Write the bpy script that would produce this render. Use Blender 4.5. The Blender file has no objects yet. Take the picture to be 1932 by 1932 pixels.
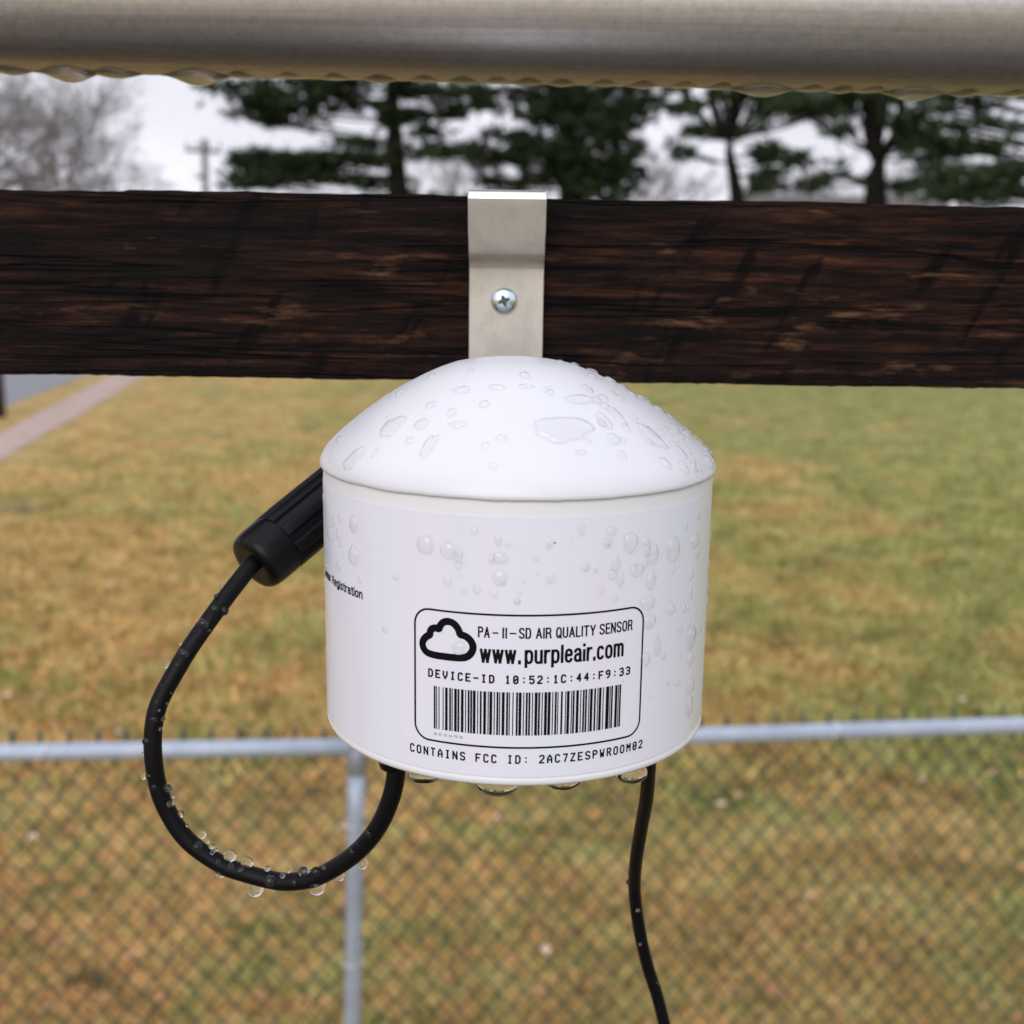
import bpy, bmesh, math, random
import numpy as np
from mathutils import Vector, Matrix, noise
random.seed(7)
rad = math.radians
sc = bpy.context.scene

# ---------------------------------------------------------------- camera
H = 2.40                                     # eye height above the yard
cam_d = bpy.data.cameras.new("camera")
cam = bpy.data.objects.new("camera", cam_d)
sc.collection.objects.link(cam)
sc.camera = cam
PITCH, ROLL = rad(12.0), rad(0.8)
cam.matrix_world = (Matrix.Translation((0, 0, H)) @ Matrix.Rotation(rad(90) - PITCH, 4, 'X')
                    @ Matrix.Rotation(ROLL, 4, 'Z'))
cam_d.sensor_width = 36.0
cam_d.lens = 36.0 * 2253 / 1932
cam_d.clip_start = 0.01
cam_d.clip_end = 2000
cam_d.dof.use_dof = True
cam_d.dof.focus_distance = 0.254
cam_d.dof.aperture_fstop = 19.5             # 2.1 mm entrance pupil of a telephone lens

# ---------------------------------------------------------------- world: overcast sky
world = bpy.data.worlds.new("World")
sc.world = world
world.use_nodes = True
nt = world.node_tree
nt.nodes.clear()
def N(t, ty, **kw):
    n = t.nodes.new(ty)
    for k, v in kw.items():
        setattr(n, k, v)
    return n
def vmath(t, op, a, b=None):
    n = N(t, 'ShaderNodeMath', operation=op)
    for i, x in enumerate((a, b)):
        if x is None: continue
        if hasattr(x, 'links') or isinstance(x, bpy.types.NodeSocket): t.links.new(x, n.inputs[i])
        else: n.inputs[i].default_value = x
    return n.outputs[0]
SUN_EL, SUN_AZ = rad(26), rad(195)           # sun behind cloud, behind the camera and to its left
out = N(nt, 'ShaderNodeOutputWorld')
bg = N(nt, 'ShaderNodeBackground')
bg.inputs['Strength'].default_value = 0.10
sky = N(nt, 'ShaderNodeTexSky', sky_type='NISHITA', sun_disc=False)
sky.sun_elevation = SUN_EL
sky.sun_rotation = SUN_AZ
sky.dust_density = 4.0
tc = N(nt, 'ShaderNodeTexCoord')
sep = N(nt, 'ShaderNodeSeparateXYZ')
nt.links.new(tc.outputs['Generated'], sep.inputs[0])
zc = vmath(nt, 'MAXIMUM', sep.outputs[2], 0.0)
lum = vmath(nt, 'ADD', vmath(nt, 'MULTIPLY', zc, 4.6), 9.1)       # cloud deck brighter overhead
mp = N(nt, 'ShaderNodeMapping'); mp.inputs['Scale'].default_value = (1.0, 1.0, 3.2)
nt.links.new(tc.outputs['Generated'], mp.inputs[0])
nz = N(nt, 'ShaderNodeTexNoise'); nz.inputs['Scale'].default_value = 3.0; nz.inputs['Detail'].default_value = 5.0
nt.links.new(mp.outputs[0], nz.inputs['Vector'])
cl = N(nt, 'ShaderNodeMapRange'); cl.inputs[1].default_value = .3; cl.inputs[2].default_value = .7
cl.inputs[3].default_value = .80; cl.inputs[4].default_value = 1.08
nt.links.new(nz.outputs['Fac'], cl.inputs[0])
lum = vmath(nt, 'MULTIPLY', lum, cl.outputs[0])
cc = N(nt, 'ShaderNodeCombineXYZ')
for i, m_ in enumerate((.97, .965, 1.07)):
    nt.links.new(vmath(nt, 'MULTIPLY', lum, m_), cc.inputs[i])
mix = N(nt, 'ShaderNodeMix', data_type='RGBA'); mix.inputs[0].default_value = 0.93
nt.links.new(sky.outputs[0], mix.inputs[6]); nt.links.new(cc.outputs[0], mix.inputs[7])
nt.links.new(mix.outputs[2], bg.inputs['Color'])
nt.links.new(bg.outputs[0], out.inputs['Surface'])

sun_d = bpy.data.lights.new("sun", 'SUN')
sun_d.energy = 1.15
sun_d.angle = rad(45)
sun_d.color = (1.0, 0.985, 0.97)
sun = bpy.data.objects.new("sun", sun_d)
sc.collection.objects.link(sun)
sdir = Vector((math.sin(SUN_AZ) * math.cos(SUN_EL), math.cos(SUN_AZ) * math.cos(SUN_EL), math.sin(SUN_EL)))
sun.rotation_euler = sdir.to_track_quat('Z', 'Y').to_euler()

sc.view_settings.view_transform = 'Standard'
sc.view_settings.look = 'None'
sc.view_settings.gamma = 1.0
sc.view_settings.exposure = 0.12
sc.view_settings.use_curve_mapping = False
sc.cycles.max_bounces = 14
sc.cycles.transmission_bounces = 12
sc.cycles.transparent_max_bounces = 16

# ---------------------------------------------------------------- helpers
COL = sc.collection
def link(name, me, mat=None, parent=None, smooth=True):
    if isinstance(me, bmesh.types.BMesh):
        m = bpy.data.meshes.new(name); me.to_mesh(m); me.free(); me = m
    if mat is not None and not me.materials: me.materials.append(mat)
    if smooth:
        me.polygons.foreach_set('use_smooth', [True] * len(me.polygons))
    o = bpy.data.objects.new(name, me)
    COL.objects.link(o)
    if parent is not None: o.parent = parent
    return o
def pyd(name, vs, fs):
    m = bpy.data.meshes.new(name); m.from_pydata([tuple(v) for v in vs], [], fs); m.update(); return m
def empty(name, loc, label, cat, group=None):
    o = bpy.data.objects.new(name, None); COL.objects.link(o); o.location = loc
    o.empty_display_size = .05
    return tag(o, label, cat, group)
def tag(o, label=None, cat=None, group=None, kind=None):
    if label: o['label'] = label
    if cat: o['category'] = cat
    if group: o['group'] = group
    if kind: o['kind'] = kind
    return o
def frame_for(d):
    d = d.normalized()
    a = Vector((0, 0, 1)) if abs(d.z) < .9 else Vector((0, 1, 0))
    x = d.cross(a).normalized()
    return x, d.cross(x).normalized()
def tube(vs, fs, pts, rr, n=8, caps=True):
    """append a tube along pts (Vectors) with radii rr to vs/fs"""
    pts = [Vector(p) for p in pts]
    if not hasattr(rr, '__len__'): rr = [rr] * len(pts)
    base = len(vs)
    x, y = frame_for(pts[1] - pts[0])
    for i, p in enumerate(pts):
        d = (pts[min(i + 1, len(pts) - 1)] - pts[max(i - 1, 0)]).normalized()
        x = (x - d * x.dot(d)).normalized(); y = d.cross(x)
        for k in range(n):
            a = 2 * math.pi * k / n
            vs.append(p + (x * math.cos(a) + y * math.sin(a)) * rr[i])
    for i in range(len(pts) - 1):
        for k in range(n):
            a = base + i * n + k; b = base + i * n + (k + 1) % n
            fs.append((a, b, b + n, a + n))
    if caps:
        fs.append(tuple(base + k for k in reversed(range(n))))
        fs.append(tuple(base + (len(pts) - 1) * n + k for k in range(n)))
def catmull(pts, sub=5, closed=False):
    P = [Vector(p) for p in pts]; res = []
    n = len(P); rng = range(n if closed else n - 1)
    for i in rng:
        g = (lambda j: P[j % n]) if closed else (lambda j: P[max(0, min(n - 1, j))])
        a, b, c, d = g(i - 1), g(i), g(i + 1), g(i + 2)
        for k in range(sub):
            t = k / sub
            res.append(.5 * ((2 * b) + (c - a) * t + (2 * a - 5 * b + 4 * c - d) * t * t + (3 * b - a - 3 * c + d) * t ** 3))
    if not closed: res.append(P[-1])
    return res
def lathe(profile, n=96, warp=None):
    vs, fs = [], []
    rings = []
    for (r, z) in profile:
        if r < 1e-6:
            rings.append([len(vs)]); p = Vector((0, 0, z)); vs.append(warp(p, 0) if warp else p)
        else:
            ring = []
            for k in range(n):
                a = 2 * math.pi * k / n
                p = Vector((r * math.sin(a), -r * math.cos(a), z))
                ring.append(len(vs)); vs.append(warp(p, a) if warp else p)
            rings.append(ring)
    for A, B in zip(rings[:-1], rings[1:]):
        for k in range(n):
            k2 = (k + 1) % n
            if len(A) == 1: fs.append((A[0], B[k], B[k2]))
            elif len(B) == 1: fs.append((A[k], B[0], A[k2]))
            else: fs.append((A[k], B[k], B[k2], A[k2]))
    return vs, fs

# ---------------------------------------------------------------- materials
def material(name, color=(.5, .5, .5), rough=.5, metal=0.0, spec=None, coat=0.0):
    m = bpy.data.materials.new(name); m.use_nodes = True
    t = m.node_tree; b = t.nodes['Principled BSDF']
    b.inputs['Base Color'].default_value = (*color, 1)
    b.inputs['Roughness'].default_value = rough
    b.inputs['Metallic'].default_value = metal
    if spec is not None: b.inputs['Specular IOR Level'].default_value = spec
    if coat: b.inputs['Coat Weight'].default_value = coat; b.inputs['Coat Roughness'].default_value = .15
    return m, t, b
def noise_node(t, scale, detail=4, rough=.55, stretch=None, coord='Object', dist=0.0, vec=None):
    if vec is None:
        c = N(t, 'ShaderNodeTexCoord'); vec = c.outputs[coord]
    if stretch:
        m = N(t, 'ShaderNodeMapping'); m.inputs['Scale'].default_value = stretch
        t.links.new(vec, m.inputs[0]); vec = m.outputs[0]
    n = N(t, 'ShaderNodeTexNoise')
    n.inputs['Scale'].default_value = scale; n.inputs['Detail'].default_value = detail
    n.inputs['Roughness'].default_value = rough; n.inputs['Distortion'].default_value = dist
    t.links.new(vec, n.inputs['Vector'])
    return n.outputs['Fac']
def ramp(t, fac, stops, interp='LINEAR'):
    r = N(t, 'ShaderNodeValToRGB'); r.color_ramp.interpolation = interp
    e = r.color_ramp.elements
    while len(e) < len(stops): e.new(.5)
    for el, (p, c) in zip(e, stops):
        el.position = p; el.color = (*c, 1) if hasattr(c, '__len__') else (c, c, c, 1)
    t.links.new(fac, r.inputs[0])
    return r.outputs[0]
def mixc(t, fac, a, b, mode='MIX'):
    m = N(t, 'ShaderNodeMix', data_type='RGBA', blend_type=mode)
    for sock, x in ((m.inputs[0], fac), (m.inputs[6], a), (m.inputs[7], b)):
        if isinstance(x, bpy.types.NodeSocket): t.links.new(x, sock)
        elif hasattr(x, '__len__'): sock.default_value = (*x, 1)
        else: sock.default_value = x
    return m.outputs[2]
def bump(t, b, h, strength=.5, dist=.001):
    n = N(t, 'ShaderNodeBump'); n.inputs['Strength'].default_value = strength
    n.inputs['Distance'].default_value = dist
    t.links.new(h, n.inputs['Height']); t.links.new(n.outputs[0], b.inputs['Normal'])
    return n

# white moulded plastic of the housing
M_PLASTIC, t, b = material("white_plastic", (.80, .80, .80), .32)
f = noise_node(t, 26, 4)
t.links.new(ramp(t, f, [(.3, (.62, .635, .675)), (.7, (.66, .67, .70))]), b.inputs['Base Color'])
bump(t, b, noise_node(t, 90, 3), .12, .0006)
# slightly creamier plastic of the body
M_BODY, t, b = material("cream_plastic", (.8, .79, .77), .35)
f = noise_node(t, 30, 4)
t.links.new(ramp(t, f, [(.3, (.69, .705, .735)), (.7, (.74, .755, .775))]), b.inputs['Base Color'])
bump(t, b, noise_node(t, 70, 3), .12, .0006)
# glossy vinyl label wrapped round the body, with a few dirt specks
M_LABEL, t, b = material("label_vinyl", (.77, .765, .80), .22)
f = noise_node(t, 48, 3, stretch=(1, 1, .05))
c1 = ramp(t, f, [(.3, (.68, .73, .80)), (.42, (.735, .725, .815)), (.56, (.70, .74, .82)), (.7, (.75, .745, .83))])  # faint upright bands: the vinyl's reflections, painted into its colour
sp = ramp(t, noise_node(t, 900, 1), [(.17, 0.0), (.18, 1.0)])
t.links.new(mixc(t, sp, (.18, .17, .16), c1), b.inputs['Base Color'])
bump(t, b, noise_node(t, 55, 2, stretch=(1, 1, .3)), .10, .0008)
M_INK, t, b = material("black_ink", (.004, .004, .006), .6, spec=.08)
M_FAINT, t, b = material("faint_ink", (.30, .29, .32), .5)
M_DARK, t, b = material("dark_cavity", (.05, .05, .05), .6)
# water
M_WATER = bpy.data.materials.new("water"); M_WATER.use_nodes = True
t = M_WATER.node_tree; t.nodes.clear()
g = N(t, 'ShaderNodeBsdfGlass'); g.inputs['IOR'].default_value = 1.333; g.inputs['Roughness'].default_value = 0.0
o_ = N(t, 'ShaderNodeOutputMaterial'); t.links.new(g.outputs[0], o_.inputs[0])
# cable rubber and hard black plastic
M_RUBBER, t, b = material("black_rubber", (.004, .004, .005), .45, spec=.14)
bump(t, b, noise_node(t, 700, 3), .18, .0003)
M_BLACK, t, b = material("black_plastic", (.002, .0025, .0035), .38, spec=.20)
bump(t, b, noise_node(t, 500, 3), .15, .0003)
# brushed aluminium bracket with grime
M_ALU, t, b = material("aluminium", (.5, .46, .41), .5, .55)
f = noise_node(t, 60, 6, .6)
f2 = noise_node(t, 500, 4, .6, stretch=(2.5, 1, .35))
c1 = ramp(t, f, [(.32, (.38, .35, .305)), (.55, (.50, .465, .41))])
c2 = ramp(t, f2, [(.3, .94), (.7, 1.0)])
t.links.new(mixc(t, 1.0, c1, c2, 'MULTIPLY'), b.inputs['Base Color'])
t.links.new(ramp(t, f, [(.3, .60), (.7, .50)]), b.inputs['Roughness'])
bump(t, b, f2, .12, .0003)
M_ZINC, t, b = material("zinc_screw", (.62, .74, .80), .22, 1.0)
M_RECESS, t, b = material("screw_recess", (.06, .09, .10), .45, .8)
# weathered steel pipe
M_PIPE, t, b = material("pipe_steel", (.5, .47, .44), .42, .85)
f = noise_node(t, 40, 6, .65, stretch=(.08, 1, 1))
f2 = noise_node(t, 420, 4, .7)
f3 = noise_node(t, 9, 4, .6, stretch=(.25, 1, 1))
c1 = ramp(t, f, [(.3, (.56, .545, .53)), (.7, (.74, .725, .71))])
c1 = mixc(t, 1.0, c1, ramp(t, f2, [(.25, .78), (.6, 1.0)]), 'MULTIPLY')
c1 = mixc(t, ramp(t, f3, [(.5, 0.0), (.75, .5)]), c1, (.42, .37, .32))
f4 = noise_node(t, 260, 5, .7, stretch=(.012, 1, 1))
c1 = mixc(t, 1.0, c1, ramp(t, f4, [(.35, .78), (.6, 1.0)]), 'MULTIPLY')
t.links.new(c1, b.inputs['Base Color'])
t.links.new(ramp(t, f, [(.3, .48), (.7, .36)]), b.inputs['Roughness'])
bump(t, b, f2, .10, .0004)
# rough-sawn dark stained timber
M_WOOD, t, b = material("stained_wood", (.02, .015, .01), .8, spec=.12)
tcw = N(t, 'ShaderNodeTexCoord')
grain = noise_node(t, 420, 8, .75, stretch=(.06, .5, 1), vec=tcw.outputs['Object'], dist=.5)
coarse = noise_node(t, 38, 6, .6, stretch=(.22, .5, 1), vec=tcw.outputs['Object'])
mpw = N(t, 'ShaderNodeMapping'); mpw.inputs['Rotation'].default_value = (0, rad(33), 0); mpw.inputs['Scale'].default_value = (1.0, .2, .10)
t.links.new(tcw.outputs['Object'], mpw.inputs[0])
sxw = N(t, 'ShaderNodeSeparateXYZ'); t.links.new(tcw.outputs['Object'], sxw.inputs[0])
cxw = N(t, 'ShaderNodeCombineXYZ')
warp = vmath(t, 'MULTIPLY', noise_node(t, 25, 3, vec=tcw.outputs['Object']), .012)
t.links.new(vmath(t, 'ADD', warp, vmath(t, 'SUBTRACT', vmath(t, 'MULTIPLY', sxw.outputs[0], .86), vmath(t, 'MULTIPLY', sxw.outputs[2], .5))), cxw.inputs[0])
t.links.new(vmath(t, 'MULTIPLY', vmath(t, 'ADD', vmath(t, 'MULTIPLY', sxw.outputs[0], .5), vmath(t, 'MULTIPLY', sxw.outputs[2], .86)), .22), cxw.inputs[2])
saw = noise_node(t, 135, 2, .5, vec=cxw.outputs[0])
c1 = ramp(t, grain, [(.34, (.0012, .0010, .0012)), (.47, (.008, .0045, .0036)), (.56, (.024, .0102, .0064)), (.7, (.056, .027, .015))])
c2 = ramp(t, coarse, [(.35, (.35, .35, .40)), (.62, (1.25, 1.1, 1.0))])
c1 = mixc(t, 1.0, c1, c2, 'MULTIPLY')
c1 = mixc(t, 1.0, c1, ramp(t, saw, [(.34, (.20, .20, .23)), (.42, (1, 1, 1))]), 'MULTIPLY')
fib0 = noise_node(t, 900, 4, .7, stretch=(.12, .5, 1), vec=tcw.outputs['Object'])
c1 = mixc(t, 1.0, c1, ramp(t, fib0, [(.3, .45), (.7, 1.7)]), 'MULTIPLY')
crk = noise_node(t, 75, 4, .6, stretch=(.035, .5, 1), vec=tcw.outputs['Object'], dist=.2)
crkm = ramp(t, crk, [(.482, 1.0), (.5, .08), (.518, 1.0)])
c1 = mixc(t, 1.0, c1, crkm, 'MULTIPLY')
# bare orange fibre where splinters tore off, thicker towards the lower edge and the right
sx = N(t, 'ShaderNodeSeparateXYZ'); t.links.new(tcw.outputs['Object'], sx.inputs[0])
spl = noise_node(t, 175, 5, .62, stretch=(.25, .5, 1), vec=tcw.outputs['Object'], dist=.3)
spl2 = noise_node(t, 420, 5, .7, stretch=(.06, .5, 1), vec=tcw.outputs['Object'])
bias = vmath(t, 'ADD', vmath(t, 'MULTIPLY', sx.outputs[0], .22), vmath(t, 'MULTIPLY', sx.outputs[2], -2.2))
sf = vmath(t, 'ADD', spl, bias)
sf = vmath(t, 'ADD', sf, vmath(t, 'MULTIPLY', vmath(t, 'SUBTRACT', spl2, .5), .30))
chipmask = ramp(t, sf, [(.61, 0.0), (.71, .85)])
chipcol = ramp(t, spl2, [(.35, (.022, .010, .006)), (.7, (.15, .078, .038))])
t.links.new(mixc(t, chipmask, c1, chipcol), b.inputs['Base Color'])
t.links.new(ramp(t, coarse, [(.3, .55), (.7, .85)]), b.inputs['Roughness'])
fib = noise_node(t, 1100, 4, .7, stretch=(.14, .5, 1), vec=tcw.outputs['Object'])
hh = vmath(t, 'ADD', vmath(t, 'MULTIPLY', grain, 1.0), vmath(t, 'MULTIPLY', saw, .8))
hh = vmath(t, 'ADD', hh, vmath(t, 'MULTIPLY', fib, .8))
hh = vmath(t, 'ADD', hh, vmath(t, 'MULTIPLY', crkm, .9))
hh = vmath(t, 'SUBTRACT', hh, vmath(t, 'MULTIPLY', chipmask, .25))
bump(t, b, hh, .75, .0011)
# galvanised fence pipe
M_GALV, t, b = material("galvanised", (.5, .53, .56), .40, .15)
f = noise_node(t, 8, 5, .6)
f2 = noise_node(t, 60, 4, .6)
c1 = ramp(t, f, [(.3, (.30, .365, .46)), (.7, (.42, .475, .57))])
t.links.new(mixc(t, 1.0, c1, ramp(t, f2, [(.3, .85), (.7, 1.0)]), 'MULTIPLY'), b.inputs['Base Color'])
M_TIE, t, b = material("tie_aluminium", (.80, .80, .82), .35, 1.0)
M_VINYL, t, b = material("green_vinyl_wire", (.022, .062, .052), .45)
M_SEAM, t, b = material("cap_casting", (.24, .26, .28), .5, .4)

# ---------------------------------------------------------------- measured positions (mm from the eye, degrees round the axis)
BODY_DROPS = [(-49.7, -54.3, 2.98, 4.06), (-64.5, -58.7, 3.11, 3.35), (-58.7, -57.9, 1.9, 2.2), (-57.1, -54.1, 1.61, 1.96), (-61.6, -55.5, 1.63, 1.99), (-50.0, -61.1, 3.68, 4.31), (-57.4, -59.9, 1.43, 1.54), (-58.7, -64.7, 1.7, 2.65), (-24.3, -55.6, 4.01, 4.06), (-18.0, -56.3, 3.18, 3.63), (-15.2, -59.2, 1.46, 1.81), (-18.0, -62.4, 2.02, 2.43), (-14.7, -61.3, 0.83, 0.81), (-4.4, -57.1, 3.2, 2.59), (-4.4, -61.1, 3.02, 3.41), (-10.2, -63.7, 1.84, 2.22), (-33.4, -63.1, 1.49, 1.66), (-47.4, -65.8, 1.27, 1.72), (-0.0, -65.8, 1.21, 1.61), (-37.4, -74.9, 1.61, 1.49), (-55.9, -62.3, 1.17, 1.09), (30.5, -55.1, 3.7, 4.68), (35.6, -55.3, 2.38, 2.37), (38.2, -58.2, 3.31, 4.55), (46.3, -58.2, 4.16, 5.75), (32.9, -61.0, 3.84, 3.01), (37.8, -63.8, 2.48, 4.14), (25.3, -61.3, 2.11, 2.34), (18.0, -59.2, 1.32, 1.26), (22.2, -64.3, 1.37, 1.91), (57.6, -57.9, 3.61, 3.87), (59.9, -60.9, 1.83, 3.21), (46.7, -62.7, 1.3, 2.0), (56.9, -65.4, 1.47, 2.52), (56.8, -69.5, 1.47, 2.98), (46.5, -71.1, 2.61, 2.69), (53.3, -72.1, 1.34, 2.28), (55.8, -72.5, 1.02, 1.38), (37.0, -68.2, 4.1, 3.28), (38.0, -72.4, 3.63, 3.08), (0.2, -65.9, 1.25, 1.46), (0.8, -64.0, 0.83, 1.04), (1.7, -62.0, 0.73, 1.25), (23.5, -54.6, 2.52, 2.1), (26.2, -66.3, 1.43, 1.5), (52.6, -54.0, 0.92, 2.24), (59.2, -78.9, 3.19, 3.5), (56.6, -76.1, 1.26, 2.08), (24.6, -52.3, 2.54, 2.31), (4.7, -56.9, 1.45, 1.66), (58.3, -79.6, 3.57, 4.87), (58.8, -84.7, 2.19, 3.4), (59.4, -90.7, 3.36, 4.19), (59.4, -95.4, 3.01, 4.98), (44.0, -81.0, 1.51, 1.81), (36.8, -80.5, 2.67, 3.21), (46.5, -87.1, 1.07, 1.84), (51.3, -88.4, 1.78, 1.49), (-14.8, -76.1, 3.03, 3.2)]
DOME_DROPS = [(-47.5, -34.79, 5.37, 6.2), (-35.2, -33.6, 3.25, 3.35), (-28.3, -27.19, 4.16, 2.5), (-52.9, -41.01, 4.13, 6.81), (-45.4, -39.42, 0.81, 2.75), (-27.2, -37.04, 2.57, 7.13), (-8.6, -26.54, 3.72, 1.86), (-35.5, -23.85, 1.71, 1.28), (-20.7, -33.05, 4.4, 1.8), (-4.4, -34.89, 2.16, 1.77), (-6.3, -39.67, 1.92, 1.44), (16.8, -33.67, 11.56, 7.07), (32.7, -28.65, 6.69, 3.01), (43.7, -31.57, 2.68, 7.36), (35.7, -32.45, 2.64, 5.94), (33.4, -35.74, 3.25, 3.25), (51.0, -36.21, 4.92, 8.04), (46.3, -40.58, 1.97, 3.95), (57.6, -39.26, 2.48, 6.09), (89.6, -23.42, 4.82, 2.17), (100.1, -25.11, 4.4, 2.94), (95.8, -26.76, 2.69, 1.83), (20.1, -26.55, 2.01, 1.01), (96.0, -30.99, 2.71, 3.69), (92.8, -33.31, 2.7, 2.94), (92.7, -35.35, 2.71, 3.32), (91.2, -37.88, 2.7, 3.32), (91.3, -40.06, 2.71, 3.33), (89.2, -42.49, 2.21, 3.32), (62.8, -37.41, 1.37, 2.06), (58.6, -42.23, 1.35, 2.71), (60.8, -42.77, 1.36, 2.72), (63.2, -39.53, 1.14, 2.75), (80.6, -22.63, 2.64, 1.44), (95.9, -28.32, 2.94, 2.2), (19.6, -37.48, 2.53, 1.27), (7.3, -26.21, 3.12, 1.34)]
LOOP = [(-24.5, 244.0, -107.9), (-24.9, 244.0, -112.8), (-26.1, 244.5, -117.7), (-28.7, 246.0, -124.2), (-32.9, 248.0, -130.7), (-38.1, 250.0, -136.0), (-44.3, 252.0, -140.5), (-50.6, 253.5, -142.5), (-55.7, 254.5, -142.5), (-62.1, 255.5, -141.3), (-66.1, 256.0, -140.1), (-70.9, 256.5, -137.3), (-74.9, 256.8, -133.9), (-77.9, 257.0, -129.5), (-80.3, 257.0, -123.9), (-81.4, 257.0, -118.7), (-81.8, 257.0, -113.4), (-81.8, 257.5, -108.4), (-81.1, 258.2, -103.4), (-79.7, 259.2, -99.4), (-76.9, 261.0, -94.1), (-74.0, 263.5, -89.1), (-70.2, 266.8, -83.5), (-67.3, 270.0, -79.4), (-64.6, 273.5, -75.8), (-62.6, 276.0, -73.3)]
STRAIGHT = [(31.8, 252.0, -107.9), (32.0, 254.0, -111.9), (32.7, 262.0, -124.5), (32.6, 270.0, -136.8), (32.5, 277.0, -149.7), (33.3, 283.0, -161.1), (35.2, 285.0, -173.1), (37.9, 287.0, -184.4), (40.8, 288.0, -193.5), (43.4, 289.0, -203.3), (47.4, 291.0, -219.1), (50.7, 293.0, -237.5), (53.5, 296.0, -271.6)]
CABLE_DROPS = [(-68.01, 271.4, -76.7, 0.69), (-68.7, 268.63, -78.21, 0.69), (-68.72, 266.32, -80.63, 0.89), (-70.84, 264.09, -83.48, 1.28), (-66.69, 267.28, -81.3, 1.02), (-69.72, 264.11, -85.12, 0.35), (-74.71, 260.68, -89.61, 1.14), (-76.13, 259.45, -91.97, 0.59), (-78.82, 261.25, -92.54, 0.98), (-72.57, 263.28, -85.3, 0.39), (-77.89, 258.2, -95.44, 0.39), (-79.22, 257.93, -96.49, 0.39), (-80.32, 256.79, -99.98, 0.49), (-79.86, 256.28, -101.73, 0.39), (-77.33, 258.18, -98.2, 0.33), (-76.23, 263.25, -88.23, 0.33), (-78.16, 257.62, -100.68, 0.3), (-74.82, 264.16, -86.44, 0.33), (-80.82, 255.88, -103.79, 0.79), (-79.08, 256.91, -103.98, 0.55), (-79.52, 256.36, -106.35, 0.49), (-82.64, 255.71, -109.09, 1.12), (-82.44, 255.48, -117.49, 0.89), (-81.27, 255.08, -119.92, 0.79), (-78.6, 255.93, -120.59, 1.02), (-77.88, 255.24, -124.17, 0.75), (-76.25, 257.0, -127.57, 0.89), (-77.74, 257.0, -123.31, 0.39), (-74.47, 256.25, -130.06, 0.39), (-71.21, 256.68, -132.6, 0.89), (-69.95, 256.56, -134.14, 0.49), (-71.91, 254.5, -134.5, 1.18), (-69.07, 256.45, -135.37, 0.69), (-68.45, 254.66, -135.93, 0.59), (-64.74, 255.95, -137.43, 1.48), (-60.68, 255.4, -138.81, 1.38), (-67.19, 254.02, -138.16, 0.79), (-64.18, 253.72, -139.25, 0.98), (-61.96, 253.41, -139.91, 0.79), (-66.92, 254.92, -141.24, 1.14), (-84.32, 257.0, -118.32, 0.69), (-84.16, 257.1, -112.67, 0.39), (-73.79, 255.34, -136.26, 0.43), (-67.87, 256.3, -136.14, 0.39), (-55.88, 254.6, -139.8, 0.69), (-54.67, 252.29, -141.64, 1.38), (-50.73, 253.6, -139.71, 0.59), (-46.76, 251.42, -138.67, 1.22), (-43.65, 249.92, -137.91, 1.22), (-51.46, 251.88, -142.66, 0.39), (-48.83, 251.1, -141.32, 0.69), (-46.27, 250.58, -140.88, 0.43), (-51.82, 252.03, -140.16, 0.59), (-34.84, 246.74, -131.1, 0.83), (-33.85, 246.7, -128.98, 0.59), (-30.8, 244.78, -125.57, 0.94), (-58.78, 254.9, -144.91, 1.93), (-43.69, 251.38, -142.26, 1.93), (-38.18, 250.4, -139.16, 0.98), (-32.82, 248.6, -134.9, 1.22), (-41.88, 249.39, -136.53, 0.49), (-61.77, 253.42, -139.78, 0.79)]
CLOUD = [(-16.78, -78.25), (-14.98, -78.29), (-13.26, -78.28), (-11.59, -78.23), (-10.21, -77.99), (-9.25, -77.29), (-8.69, -76.22), (-8.75, -75.12), (-9.41, -74.13), (-10.37, -73.52), (-11.28, -73.33), (-11.5, -72.75), (-11.95, -71.91), (-12.73, -71.16), (-13.85, -70.87), (-14.9, -71.18), (-15.56, -71.95), (-15.85, -72.62), (-16.58, -72.54), (-17.37, -72.82), (-17.79, -73.48), (-17.85, -74.1), (-18.66, -74.66), (-19.36, -75.52), (-19.51, -76.39), (-19.18, -77.31), (-18.36, -77.98), (-16.78, -78.25)]
WORDS = {'PA': (-7.67, -5.27), 'II': (-2.77, -1.85), 'SD': (0.51, 2.95), 'AIR': (3.87, 7.03), 'QUALITY': (7.91, 16.27), 'SENSOR': (17.11, 24.94), 'dash1': (-4.74, -3.56), 'dash2': (-1.32, -0.01), 'www.': (-7.28, 1.11), 'purpleair.com': (1.7, 22.91)}
G = {'pLn': [-8.02, 23.69], 'pLf': [-6.86, 15.81], 'pRn': [-7.35, 23.79], 'pRf': [-5.99, 13.75], 'rn': [-8.52, 23.84], 'rf': [-7.99, 18.7]}
UND = [(-2.1, 228.2, -105.0), (11.3, 229.6, -105.1), (25.9, 235.8, -105.7), (-17.6, 231.8, -105.5)]
CONN = [(-61.3, 278.0, -71.9), (-48.2, 294.5, -61.4)]

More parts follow.
